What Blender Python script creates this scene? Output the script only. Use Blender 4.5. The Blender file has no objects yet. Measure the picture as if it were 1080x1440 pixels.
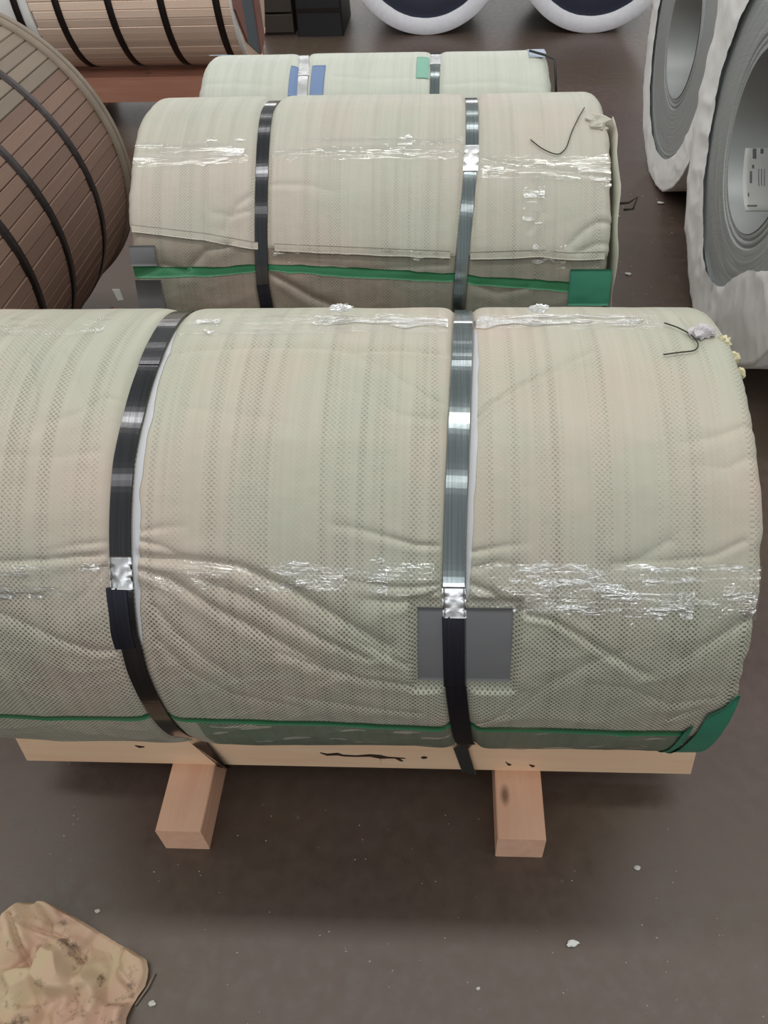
import bpy, math, random
import numpy as np
from math import sin, cos, pi, radians, sqrt, atan2, degrees
from mathutils import Vector, Matrix

C = bpy.context.scene.collection
SC = bpy.context.scene

# ------------------------------------------------------------------ camera
F, CX, CY, H = 1093.2, 579.87, 720.0, 1.6444
PITCH, YAW, ROLL = radians(45.791), radians(3.371), radians(-2.029)
fw = np.array([-sin(YAW)*cos(PITCH), cos(YAW)*cos(PITCH), -sin(PITCH)])
rt = np.array([cos(YAW), sin(YAW), 0.0])
up = np.cross(rt, fw)
RT = rt*cos(ROLL) + up*sin(ROLL)
UP = -rt*sin(ROLL) + up*cos(ROLL)
O = np.array([0, 0, H])
cam = bpy.data.cameras.new('camera')
co = bpy.data.objects.new('camera', cam); C.objects.link(co)
cam.sensor_fit = 'VERTICAL'; cam.sensor_height = 36; cam.sensor_width = 27
cam.lens = F/1440*36
cam.shift_x = -(CX-540)/1440
cam.clip_start = 0.05
co.matrix_world = Matrix(((RT[0], UP[0], -fw[0], 0), (RT[1], UP[1], -fw[1], 0), (RT[2], UP[2], -fw[2], H), (0, 0, 0, 1)))
SC.camera = co

# ------------------------------------------------------------------ world, lights, exposure
SC.view_settings.view_transform = 'Standard'
SC.view_settings.look = 'None'
SC.view_settings.gamma = 1
SC.view_settings.use_curve_mapping = False
SC.view_settings.exposure = 0.0
w = bpy.data.worlds.new('world'); SC.world = w; w.use_nodes = True
w.node_tree.nodes['Background'].inputs[0].default_value = (0.95, 1.0, 0.97, 1)
w.node_tree.nodes['Background'].inputs[1].default_value = 0.45


def area(name, loc, target, sx, sy, power, col=(1, 1, 1)):
    l = bpy.data.lights.new(name, 'AREA'); l.shape = 'RECTANGLE'; l.size = sx; l.size_y = sy
    l.energy = power; l.color = col
    o = bpy.data.objects.new(name, l); C.objects.link(o)
    o.location = loc
    d = Vector(target)-Vector(loc)
    o.rotation_euler = d.to_track_quat('-Z', 'Y').to_euler()
    return o


# roof skylight strips, running across the hall, and the bright openings at its two ends
area('skylight', (0, 1.95, 7.0), (0, 1.95, 0), 26, 0.5, 470, (1.0, 0.99, 0.95))
area('skylight', (0, -1.6, 7.0), (0, -1.6, 0), 26, 0.5, 130, (1.0, 0.99, 0.96))
area('skylight', (0, 7.2, 7.0), (0, 7.2, 0), 26, 0.6, 260, (1.0, 0.98, 0.96))
area('skylight', (0, 12.0, 7.0), (0, 12.0, 0), 26, 0.6, 300, (1.0, 0.98, 0.96))
area('clerestory', (1.0, -15, 5.9), (0.2, 0, 0.6), 16, 0.4, 430, (0.94, 0.98, 1.0))
area('far_window', (0, 24, 3.6), (0, 0, 0.9), 22, 0.7, 480, (1.0, 0.98, 0.98))


# ------------------------------------------------------------------ pixel -> place helpers (1080 x 1440 frame)
def ray(u, v):
    return fw + RT*(u-CX)/F - UP*(v-CY)/F


def on_plane(u, v, ax, val):
    d = ray(u, v); t = (val-O[ax])/d[ax]; return O+t*d


def on_coil(u, v, Yc, Zc, R):
    """pixel -> (x, phi) on a drum whose axis runs along X; phi from -Y towards up"""
    d = ray(u, v); c = np.array([Yc, Zc]); dy = d[1:]; oc = O[1:]-c
    A = dy@dy; B = oc@dy; D = max(B*B-A*(oc@oc-R*R), 0)
    p = O+(-B-sqrt(D))/A*d
    return p[0], atan2(p[2]-Zc, -(p[1]-Yc))


# ------------------------------------------------------------------ noise
_rng = np.random.RandomState(7)
_tab = _rng.rand(256, 256)


def vnoise(x, y, seed=0):
    x = np.asarray(x, float)+seed*17.31; y = np.asarray(y, float)+seed*9.77
    xi = np.floor(x).astype(int); yi = np.floor(y).astype(int)
    fx = x-xi; fy = y-yi; fx = fx*fx*(3-2*fx); fy = fy*fy*(3-2*fy)
    a = _tab[xi % 256, yi % 256]; b = _tab[(xi+1) % 256, yi % 256]
    c = _tab[xi % 256, (yi+1) % 256]; d = _tab[(xi+1) % 256, (yi+1) % 256]
    return (a*(1-fx)+b*fx)*(1-fy)+(c*(1-fx)+d*fx)*fy


def fbm(x, y, seed=0, n=4):
    s = 0; a = .5
    for i in range(n):
        s = s+a*(vnoise(x*2**i, y*2**i, seed+i*3)-.5); a *= .5
    return s*2


def ridged(x, y, seed=0, n=3):
    s = 0; a = .6
    for i in range(n):
        s = s+a*(1-np.abs(2*vnoise(x*2**i, y*2**i, seed+i*5)-1))**2; a *= .5
    return s


def sstep(a, b, x):
    t = np.clip((x-a)/(b-a), 0, 1); return t*t*(3-2*t)


# ------------------------------------------------------------------ materials
def mat(name):
    m = bpy.data.materials.new(name); m.use_nodes = True
    nt = m.node_tree; return m, nt, nt.nodes['Principled BSDF']


def nd(nt, typ, **kw):
    n = nt.nodes.new(typ)
    for k, v in kw.items():
        if k == 'op': n.operation = v
        elif k == 'inp':
            for a, b in v.items():
                if hasattr(b, 'is_linked') or isinstance(b, bpy.types.NodeSocket): nt.links.new(b, n.inputs[a])
                else: n.inputs[a].default_value = b
        else: setattr(n, k, v)
    return n


def simple(name, col, rough=.5, metal=0, spec=.5, noise=0, nscale=20, bump=0, bscale=60, stretch=(1, 1, 1)):
    m, nt, b = mat(name)
    b.inputs['Base Color'].default_value = (*col, 1)
    b.inputs['Roughness'].default_value = rough; b.inputs['Metallic'].default_value = metal
    b.inputs['Specular IOR Level'].default_value = spec
    if noise or bump:
        tc = nd(nt, 'ShaderNodeTexCoord')
        mp = nd(nt, 'ShaderNodeMapping', inp={'Vector': tc.outputs['Object'], 'Scale': stretch})
    if noise:
        n = nd(nt, 'ShaderNodeTexNoise', inp={'Vector': mp.outputs[0], 'Scale': nscale, 'Detail': 6.0})
        r = nd(nt, 'ShaderNodeMapRange', inp={0: n.outputs[0], 1: .3, 2: .7, 3: 1-noise, 4: 1+noise})
        mx = nd(nt, 'ShaderNodeVectorMath', op='SCALE', inp={0: (*col,), 'Scale': r.outputs[0]})
        nt.links.new(mx.outputs[0], b.inputs['Base Color'])
    if bump:
        n = nd(nt, 'ShaderNodeTexNoise', inp={'Vector': mp.outputs[0], 'Scale': bscale, 'Detail': 5.0})
        bp = nd(nt, 'ShaderNodeBump', inp={'Height': n.outputs[0], 'Strength': bump, 'Distance': .004})
        nt.links.new(bp.outputs[0], b.inputs['Normal'])
    return m


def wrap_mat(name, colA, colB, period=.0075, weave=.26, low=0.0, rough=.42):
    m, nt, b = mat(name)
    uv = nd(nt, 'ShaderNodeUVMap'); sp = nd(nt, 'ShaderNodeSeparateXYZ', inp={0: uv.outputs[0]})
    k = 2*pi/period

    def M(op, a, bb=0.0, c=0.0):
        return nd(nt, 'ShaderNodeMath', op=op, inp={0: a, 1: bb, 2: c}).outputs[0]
    # slightly wandering threads
    nz = nd(nt, 'ShaderNodeTexNoise', inp={'Vector': uv.outputs[0], 'Scale': 6.0, 'Detail': 2.0}).outputs[0]
    uu = M('ADD', M('MULTIPLY', sp.outputs[0], k), M('MULTIPLY', nz, 9.0))
    vv = M('ADD', M('MULTIPLY', sp.outputs[1], k), M('MULTIPLY', nz, 7.0))
    ck = M('MULTIPLY', M('SINE', uu), M('SINE', vv))
    ck = nd(nt, 'ShaderNodeMapRange', inp={0: ck, 1: -.1, 2: .75, 3: 0.0, 4: 1.0}).outputs[0]
    # broad patches and vertical streaks where the weave gapes
    mp = nd(nt, 'ShaderNodeMapping', inp={'Vector': uv.outputs[0], 'Scale': (55, 1.0, 1)})
    st = nd(nt, 'ShaderNodeTexNoise', inp={'Vector': mp.outputs[0], 'Scale': 1.0, 'Detail': 3.0}).outputs[0]
    st = nd(nt, 'ShaderNodeMapRange', inp={0: st, 1: .46, 2: .66, 3: .10, 4: 1.5}).outputs[0]
    big = nd(nt, 'ShaderNodeTexNoise', inp={'Vector': uv.outputs[0], 'Scale': 4.0, 'Detail': 3.0}).outputs[0]
    bg = nd(nt, 'ShaderNodeMapRange', inp={0: big, 1: .35, 2: .65, 3: .55, 4: 1.0}).outputs[0]
    dark = M('MULTIPLY', M('MULTIPLY', M('MULTIPLY', ck, st), bg), weave)
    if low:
        # dark weave grows stronger all over below the packing tape
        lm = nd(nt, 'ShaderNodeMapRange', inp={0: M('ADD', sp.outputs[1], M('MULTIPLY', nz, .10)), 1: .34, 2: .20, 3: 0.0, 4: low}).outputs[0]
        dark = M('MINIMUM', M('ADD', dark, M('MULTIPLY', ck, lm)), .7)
    big2 = nd(nt, 'ShaderNodeTexNoise', inp={'Vector': uv.outputs[0], 'Scale': 2.2, 'Detail': 4.0, 'Roughness': .6}).outputs[0]
    f2 = nd(nt, 'ShaderNodeMapRange', inp={0: big2, 1: .42, 2: .62, 3: 0.0, 4: 1.0}).outputs[0]
    cm = nd(nt, 'ShaderNodeMix', data_type='RGBA', inp={0: f2, 6: (*colA, 1), 7: (*colB, 1)}).outputs[2]
    # fine vertical thread variation
    mp2 = nd(nt, 'ShaderNodeMapping', inp={'Vector': uv.outputs[0], 'Scale': (140, 3, 1)})
    th = nd(nt, 'ShaderNodeTexNoise', inp={'Vector': mp2.outputs[0], 'Scale': 1.0, 'Detail': 4.0}).outputs[0]
    th = nd(nt, 'ShaderNodeMapRange', inp={0: th, 1: .3, 2: .7, 3: .955, 4: 1.03}).outputs[0]
    sc = M('MULTIPLY', M('SUBTRACT', 1.0, dark), th)
    out = nd(nt, 'ShaderNodeVectorMath', op='SCALE', inp={0: cm, 'Scale': sc}).outputs[0]
    nt.links.new(out, b.inputs['Base Color'])
    b.inputs['Roughness'].default_value = rough
    b.inputs['Specular IOR Level'].default_value = .35
    n2 = nd(nt, 'ShaderNodeTexNoise', inp={'Vector': uv.outputs[0], 'Scale': 45.0, 'Detail': 4.0}).outputs[0]
    hh = M('ADD', M('MULTIPLY', ck, M('MULTIPLY', st, -.45)), M('MULTIPLY', n2, .9))
    bp = nd(nt, 'ShaderNodeBump', inp={'Height': hh, 'Strength': .6, 'Distance': .002})
    nt.links.new(bp.outputs[0], b.inputs['Normal'])
    return m


def film_mat(name, tint=(1, 1, 1), opacity=.05, gloss=.4, rough=.09, bump=1.0, su=9, sv=70, amt=.0012, lo=.45, hi=.62):
    """clear crinkled packing film: lets the wrap through, with a sharp sheen where it is smooth"""
    m = bpy.data.materials.new(name); m.use_nodes = True; nt = m.node_tree
    b = nt.nodes['Principled BSDF']; outn = nt.nodes['Material Output']
    uv = nd(nt, 'ShaderNodeUVMap')
    mp = nd(nt, 'ShaderNodeMapping', inp={'Vector': uv.outputs[0], 'Scale': (su, sv, 1)})
    n1 = nd(nt, 'ShaderNodeTexNoise', inp={'Vector': mp.outputs[0], 'Scale': 2.0, 'Detail': 2.5, 'Roughness': .6}).outputs[0]
    bp = nd(nt, 'ShaderNodeBump', inp={'Height': n1, 'Strength': bump, 'Distance': amt})
    mp2 = nd(nt, 'ShaderNodeMapping', inp={'Vector': uv.outputs[0], 'Location': (3.1, 1.7, 0), 'Scale': (su*.5, sv*.6, 1)})
    n2 = nd(nt, 'ShaderNodeTexNoise', inp={'Vector': mp2.outputs[0], 'Scale': 1.0, 'Detail': 4.0, 'Roughness': .7}).outputs[0]
    gm = nd(nt, 'ShaderNodeMapRange', inp={0: n2, 1: lo, 2: hi, 3: 0.0, 4: gloss}).outputs[0]
    tr = nd(nt, 'ShaderNodeBsdfTransparent')
    b.inputs['Base Color'].default_value = (*tint, 1); b.inputs['Roughness'].default_value = .5
    gl = nd(nt, 'ShaderNodeBsdfGlossy', inp={'Roughness': rough, 'Normal': bp.outputs[0], 'Color': (1, 1, 1, 1)})
    m1 = nd(nt, 'ShaderNodeMixShader', inp={0: opacity})
    nt.links.new(tr.outputs[0], m1.inputs[1]); nt.links.new(b.outputs[0], m1.inputs[2])
    m2 = nd(nt, 'ShaderNodeMixShader', inp={0: gm})
    nt.links.new(m1.outputs[0], m2.inputs[1]); nt.links.new(gl.outputs[0], m2.inputs[2])
    nt.links.new(m2.outputs[0], outn.inputs[0])
    return m


def wood_mat(name, colA, colB, axis=0, scale=1.0, knots=True, rough=.65):
    m, nt, b = mat(name)
    tc = nd(nt, 'ShaderNodeTexCoord')
    s = [14*scale]*3; s[axis] = 1.3*scale
    mp = nd(nt, 'ShaderNodeMapping', inp={'Vector': tc.outputs['Object'], 'Scale': s})
    n = nd(nt, 'ShaderNodeTexNoise', inp={'Vector': mp.outputs[0], 'Scale': 2.0, 'Detail': 7.0, 'Distortion': .8}).outputs[0]
    n = nd(nt, 'ShaderNodeMapRange', inp={0: n, 1: .3, 2: .7, 3: 0.0, 4: 1.0}).outputs[0]
    cm = nd(nt, 'ShaderNodeMix', data_type='RGBA', inp={0: n, 6: (*colA, 1), 7: (*colB, 1)}).outputs[2]
    s2 = [9*scale]*3; s2[axis] = 4*scale
    if knots:
        mp2 = nd(nt, 'ShaderNodeMapping', inp={'Vector': tc.outputs['Object'], 'Scale': s2})
        v = nd(nt, 'ShaderNodeTexVoronoi', inp={'Vector': mp2.outputs[0], 'Scale': 1.0}).outputs[0]
        v = nd(nt, 'ShaderNodeMapRange', inp={0: v, 1: .03, 2: .11, 3: .35, 4: 1.0}).outputs[0]
        cm = nd(nt, 'ShaderNodeVectorMath', op='SCALE', inp={0: cm, 'Scale': v}).outputs[0]
    oi = nd(nt, 'ShaderNodeObjectInfo').outputs['Random']
    rv = nd(nt, 'ShaderNodeMapRange', inp={0: oi, 1: 0.0, 2: 1.0, 3: .86 if not knots else .99, 4: 1.12 if not knots else 1.01}).outputs[0]
    cm = nd(nt, 'ShaderNodeVectorMath', op='SCALE', inp={0: cm, 'Scale': rv}).outputs[0]
    nt.links.new(cm, b.inputs['Base Color'])
    b.inputs['Roughness'].default_value = rough; b.inputs['Specular IOR Level'].default_value = .3
    s3 = [160]*3; s3[axis] = 6
    mp3 = nd(nt, 'ShaderNodeMapping', inp={'Vector': tc.outputs['Object'], 'Scale': s3})
    g = nd(nt, 'ShaderNodeTexNoise', inp={'Vector': mp3.outputs[0], 'Scale': 1.0, 'Detail': 3.0}).outputs[0]
    bp = nd(nt, 'ShaderNodeBump', inp={'Height': g, 'Strength': .3, 'Distance': .002})
    nt.links.new(bp.outputs[0], b.inputs['Normal'])
    return m


def steel_strap(name, col, rough):
    m, nt, b = mat(name)
    tc = nd(nt, 'ShaderNodeTexCoord')
    mp = nd(nt, 'ShaderNodeMapping', inp={'Vector': tc.outputs['Object'], 'Scale': (300, 5, 5)})
    n = nd(nt, 'ShaderNodeTexNoise', inp={'Vector': mp.outputs[0], 'Scale': 1.0, 'Detail': 4.0}).outputs[0]
    r = nd(nt, 'ShaderNodeMapRange', inp={0: n, 1: .3, 2: .7, 3: .8, 4: 1.2}).outputs[0]
    c = nd(nt, 'ShaderNodeVectorMath', op='SCALE', inp={0: (*col,), 'Scale': r}).outputs[0]
    nt.links.new(c, b.inputs['Base Color'])
    b.inputs['Metallic'].default_value = 1; b.inputs['Roughness'].default_value = rough
    return m


def floor_mat():
    m, nt, b = mat('painted_floor')
    tc = nd(nt, 'ShaderNodeTexCoord')
    n1 = nd(nt, 'ShaderNodeTexNoise', inp={'Vector': tc.outputs['Object'], 'Scale': 1.6, 'Detail': 6.0, 'Roughness': .6}).outputs[0]
    f = nd(nt, 'ShaderNodeMapRange', inp={0: n1, 1: .35, 2: .65, 3: 0.0, 4: 1.0}).outputs[0]
    cm = nd(nt, 'ShaderNodeMix', data_type='RGBA', inp={0: f, 6: (.098, .063, .056, 1), 7: (.088, .064, .043, 1)}).outputs[2]
    n2 = nd(nt, 'ShaderNodeTexNoise', inp={'Vector': tc.outputs['Object'], 'Scale': 28.0, 'Detail': 8.0, 'Roughness': .7}).outputs[0]
    r2 = nd(nt, 'ShaderNodeMapRange', inp={0: n2, 1: .3, 2: .7, 3: .85, 4: 1.15}).outputs[0]
    cm = nd(nt, 'ShaderNodeVectorMath', op='SCALE', inp={0: cm, 'Scale': r2}).outputs[0]
    # sparse pale scuffs
    v = nd(nt, 'ShaderNodeTexVoronoi', inp={'Vector': tc.outputs['Object'], 'Scale': 11.0}).outputs[0]
    v = nd(nt, 'ShaderNodeMapRange', inp={0: v, 1: .02, 2: .05, 3: .35, 4: 0.0}).outputs[0]
    cm = nd(nt, 'ShaderNodeMix', data_type='RGBA', inp={0: v, 6: cm, 7: (.2, .19, .18, 1)}).outputs[2]
    nt.links.new(cm, b.inputs['Base Color'])
    rr = nd(nt, 'ShaderNodeMapRange', inp={0: n2, 1: .3, 2: .7, 3: .32, 4: .5}).outputs[0]
    nt.links.new(rr, b.inputs['Roughness'])
    b.inputs['Specular IOR Level'].default_value = .5
    bp = nd(nt, 'ShaderNodeBump', inp={'Height': n2, 'Strength': .12, 'Distance': .003})
    nt.links.new(bp.outputs[0], b.inputs['Normal'])
    return m


def lam_mat(name, col, center, axis):
    """edge of a tightly wound steel strip: concentric hairlines"""
    m, nt, b = mat(name)
    tc = nd(nt, 'ShaderNodeTexCoord')
    mp = nd(nt, 'ShaderNodeMapping', inp={'Vector': tc.outputs['Object'], 'Location': [-c for c in center]})
    sc = nd(nt, 'ShaderNodeVectorMath', op='MULTIPLY', inp={0: mp.outputs[0], 1: (0, 1, 1) if axis == 0 else (1, 0, 1)})
    ln = nd(nt, 'ShaderNodeVectorMath', op='LENGTH', inp={0: sc.outputs[0]}).outputs['Value']
    cb = nd(nt, 'ShaderNodeCombineXYZ', inp={0: ln})
    n = nd(nt, 'ShaderNodeTexNoise', inp={'Vector': cb.outputs[0], 'Scale': 160.0, 'Detail': 6.0, 'Roughness': .8}).outputs[0]
    r = nd(nt, 'ShaderNodeMapRange', inp={0: n, 1: .3, 2: .7, 3: .72, 4: 1.18}).outputs[0]
    c = nd(nt, 'ShaderNodeVectorMath', op='SCALE', inp={0: (*col,), 'Scale': r}).outputs[0]
    nt.links.new(c, b.inputs['Base Color'])
    b.inputs['Metallic'].default_value = .45; b.inputs['Roughness'].default_value = .45
    bp = nd(nt, 'ShaderNodeBump', inp={'Height': n, 'Strength': .5, 'Distance': .003})
    nt.links.new(bp.outputs[0], b.inputs['Normal'])
    return m


M = {}
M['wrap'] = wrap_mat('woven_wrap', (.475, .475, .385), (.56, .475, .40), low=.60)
M['wrap2'] = wrap_mat('woven_wrap_pale', (.49, .49, .41), (.54, .475, .41), weave=.16)
M['wrap3'] = wrap_mat('woven_wrap_white', (.56, .59, .52), (.55, .56, .49), weave=.12)
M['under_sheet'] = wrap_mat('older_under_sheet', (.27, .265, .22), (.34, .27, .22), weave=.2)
M['film'] = film_mat('clear_packing_film', gloss=.20, opacity=.02)
M['film_crown'] = film_mat('bright_crown_film', gloss=.7, opacity=.03, rough=.09, su=26, sv=70, amt=.0022, lo=.40, hi=.52)
M['film_dense'] = film_mat('crinkled_packing_film', gloss=.55, opacity=.02, rough=.07, su=22, sv=90, amt=.0030, lo=.50, hi=.60)
M['green_film'] = film_mat('green_tinted_film', tint=(.01, .13, .055), opacity=.33, gloss=.0)
M['tape'] = simple('green_tape', (.03, .19, .08), .35)
M['green_paper'] = simple('green_paper', (.035, .235, .145), .5, noise=.12, nscale=8)
M['pad'] = simple('grey_pad', (.165, .165, .175), .6, noise=.05)
M['blue_pad'] = simple('blue_pad', (.16, .24, .42), .6)
M['strap_dark'] = steel_strap('blackened_steel_strap', (.08, .08, .085), .15)
M['strap_blue'] = steel_strap('blue_grey_steel_strap', (.25, .285, .295), .15)
M['strap_tail'] = steel_strap('dark_strap_tail', (.045, .045, .06), .42)
M['strap_far'] = steel_strap('worn_black_strap', (.06, .05, .05), .45)
M['seal'] = simple('bright_steel_seal', (.66, .66, .67), .3, 1, noise=.1, nscale=60, bump=.15, bscale=60)
M['pine'] = wood_mat('fresh_pine', (.93, .60, .40), (.97, .70, .48), 0)
M['pine_y'] = wood_mat('pinkish_pine_block', (.80, .45, .31), (.88, .56, .40), 1)
M['redwood'] = wood_mat('reddish_plank', (.42, .19, .13), (.48, .24, .17), 0)
M['batten_red'] = wood_mat('reddish_brown_batten', (.205, .125, .098), (.245, .155, .115), 1, .6, False)
M['batten_grey'] = wood_mat('grey_tan_batten', (.225, .18, .14), (.28, .225, .175), 1, .6, False)
M['batten_pink'] = wood_mat('pale_pink_batten', (.78, .57, .46), (.86, .68, .55), 0, .6, False)
M['paper'] = simple('white_paper_wrap', (.93, .92, .91), .75, noise=.05, nscale=9, bump=.4, bscale=25)
M['rim'] = simple('white_edge_ring', (.90, .90, .97), .6, noise=.04, nscale=30, bump=.3, bscale=90)
M['navy'] = simple('navy_end_disc', (.018, .022, .045), .5)
M['dark'] = simple('dark_steel', (.03, .03, .033), .45, .3)
M['lam'] = lam_mat('wound_steel_edge', (.56, .59, .59), (0, 0, 0), 0)
M['bore'] = simple('dull_steel_bore', (.36, .37, .37), .45, .5, noise=.1, nscale=5)
M['label'] = simple('white_label', (.72, .72, .70), .5)
M['ink'] = simple('grey_print', (.2, .2, .2), .6)
M['wire'] = simple('thin_dark_wire', (.05, .045, .03), .4, .6)
M['foam'] = simple('yellow_foam', (.75, .68, .45), .8, bump=.8, bscale=150)
M['plastic'] = film_mat('clear_plastic_scrap', tint=(.8, .8, .8), opacity=.6, gloss=.35, rough=.15, su=60, sv=60, lo=.3, hi=.6)
M['kraft'] = None
M['batten_core'] = simple('pale_core_sheet', (.60, .45, .38), .6)
M['crack'] = simple('dark_wood_crack', (.05, .025, .015), .9)
M['grit'] = simple('pale_grit', (.55, .54, .50), .8)
M['floor'] = floor_mat()


def kraft_mat():
    m, nt, b = mat('dirty_tan_paper')
    tc = nd(nt, 'ShaderNodeTexCoord')
    n = nd(nt, 'ShaderNodeTexNoise', inp={'Vector': tc.outputs['Object'], 'Scale': 9.0, 'Detail': 5.0}).outputs[0]
    f = nd(nt, 'ShaderNodeMapRange', inp={0: n, 1: .4, 2: .62, 3: 0.0, 4: 1.0}).outputs[0]
    cm = nd(nt, 'ShaderNodeMix', data_type='RGBA', inp={0: f, 6: (.50, .38, .24, 1), 7: (.53, .34, .25, 1)}).outputs[2]
    n2 = nd(nt, 'ShaderNodeTexNoise', inp={'Vector': tc.outputs['Object'], 'Scale': 26.0, 'Detail': 7.0, 'Roughness': .7}).outputs[0]
    f2 = nd(nt, 'ShaderNodeMapRange', inp={0: n2, 1: .56, 2: .68, 3: 0.0, 4: .85}).outputs[0]
    cm = nd(nt, 'ShaderNodeMix', data_type='RGBA', inp={0: f2, 6: cm, 7: (.10, .07, .045, 1)}).outputs[2]
    nt.links.new(cm, b.inputs['Base Color']); b.inputs['Roughness'].default_value = .7
    bp = nd(nt, 'ShaderNodeBump', inp={'Height': n2, 'Strength': .4, 'Distance': .004})
    nt.links.new(bp.outputs[0], b.inputs['Normal'])
    return m


M['kraft'] = kraft_mat()


# ------------------------------------------------------------------ object helpers
def link(name, me, parent=None, loc=(0, 0, 0)):
    o = bpy.data.objects.new(name, me); C.objects.link(o); o.location = loc
    if parent is not None: o.parent = parent
    return o


def mesh(name, V, Fc, m, parent=None, smooth=True, uv=None, world=True):
    """V in world coordinates; when the parent stands elsewhere the vertices are moved into its frame"""
    V = np.asarray(V, float)
    if parent is not None and world: V = V-np.array(parent['o'])
    me = bpy.data.meshes.new(name)
    me.from_pydata(V.tolist() if len(V) < 5000 else V, [], Fc if isinstance(Fc, list) else Fc.tolist())
    me.materials.append(m)
    if smooth: me.polygons.foreach_set('use_smooth', np.ones(len(me.polygons), bool))
    if uv is not None:
        ul = me.uv_layers.new(name='UVMap')
        idx = np.empty(len(me.loops), int); me.loops.foreach_get('vertex_index', idx)
        ul.data.foreach_set('uv', np.asarray(uv)[idx].ravel())
    me.update()
    return link(name, me, parent)


def thing(name, loc, label, cat, group=None):
    o = bpy.data.objects.new(name, None); C.objects.link(o); o.location = loc
    o.empty_display_size = .1
    o['o'] = [float(a) for a in loc]
    o['label'] = label; o['category'] = cat
    if group: o['group'] = group
    return o


def tag(o, label, cat, group=None, kind=None):
    if label: o['label'] = label
    if cat: o['category'] = cat
    if group: o['group'] = group
    if kind: o['kind'] = kind
    return o


def grid_faces(nu, nv, closed_u=False):
    iu = np.arange(nu if closed_u else nu-1); iv = np.arange(nv-1)
    I, J = np.meshgrid(iu, iv, indexing='ij')
    a = I*nv+J; b = ((I+1) % nu)*nv+J; c = ((I+1) % nu)*nv+J+1; d = I*nv+J+1
    return np.stack([a, b, c, d], -1).reshape(-1, 4)


def box_vf(x0, x1, y0, y1, z0, z1, ch=.003):
    """box with chamfered long edges (along x): octagonal section"""
    sec = [(y0+ch, z0), (y1-ch, z0), (y1, z0+ch), (y1, z1-ch), (y1-ch, z1), (y0+ch, z1), (y0, z1-ch), (y0, z0+ch)]
    V = [(x, y, z) for x in (x0, x1) for y, z in sec]
    Fc = [[i, (i+1) % 8, 8+(i+1) % 8, 8+i] for i in range(8)]+[list(range(7, -1, -1)), list(range(8, 16))]
    return V, Fc


def crease_field(X, S, creases):
    """creases: (points [(x,s)...], amplitude, width, w0, w1); groove with a lip below it"""
    D = np.zeros_like(X)
    for pts, amp, wd, w0, w1 in creases:
        pts = np.array(pts)
        L = np.r_[0, np.cumsum(np.hypot(*(pts[1:]-pts[:-1]).T))]; tot = L[-1]
        best = np.full(X.shape, 9.0); sg = np.zeros_like(X); fr = np.zeros_like(X)
        lo = pts.min(0)-4*wd; hi = pts.max(0)+4*wd
        msk = (X > lo[0]) & (X < hi[0]) & (S > lo[1]) & (S < hi[1])
        x = X[msk]; s = S[msk]
        b = np.full(x.shape, 9.0); g = np.zeros_like(x); f = np.zeros_like(x)
        for k in range(len(pts)-1):
            p, q = pts[k], pts[k+1]; d = q-p; l2 = d@d
            t = np.clip(((x-p[0])*d[0]+(s-p[1])*d[1])/l2, 0, 1)
            dx = x-(p[0]+t*d[0]); dy = s-(p[1]+t*d[1]); r = np.hypot(dx, dy)
            up_ = r < b
            b = np.where(up_, r, b)
            g = np.where(up_, np.sign((d[0]*dy-d[1]*dx)*(1 if d[0] >= 0 else -1)), g)
            f = np.where(up_, (L[k]+t*sqrt(l2))/tot, f)
        wt = w0+(w1-w0)*f
        wl = wd*(.6+.6*f if w0 > w1 else 1.2-.6*f)
        val = -1.45*amp*wt*(.8*np.exp(-b/(.55*wl))+.2*np.exp(-(b/wl)**2)-.28*np.exp(-((b*g+1.9*wl)/(1.3*wl))**2)-.12*np.exp(-((b*g-2.2*wl)/(1.5*wl))**2))
        D[msk] += val
    return D


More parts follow.
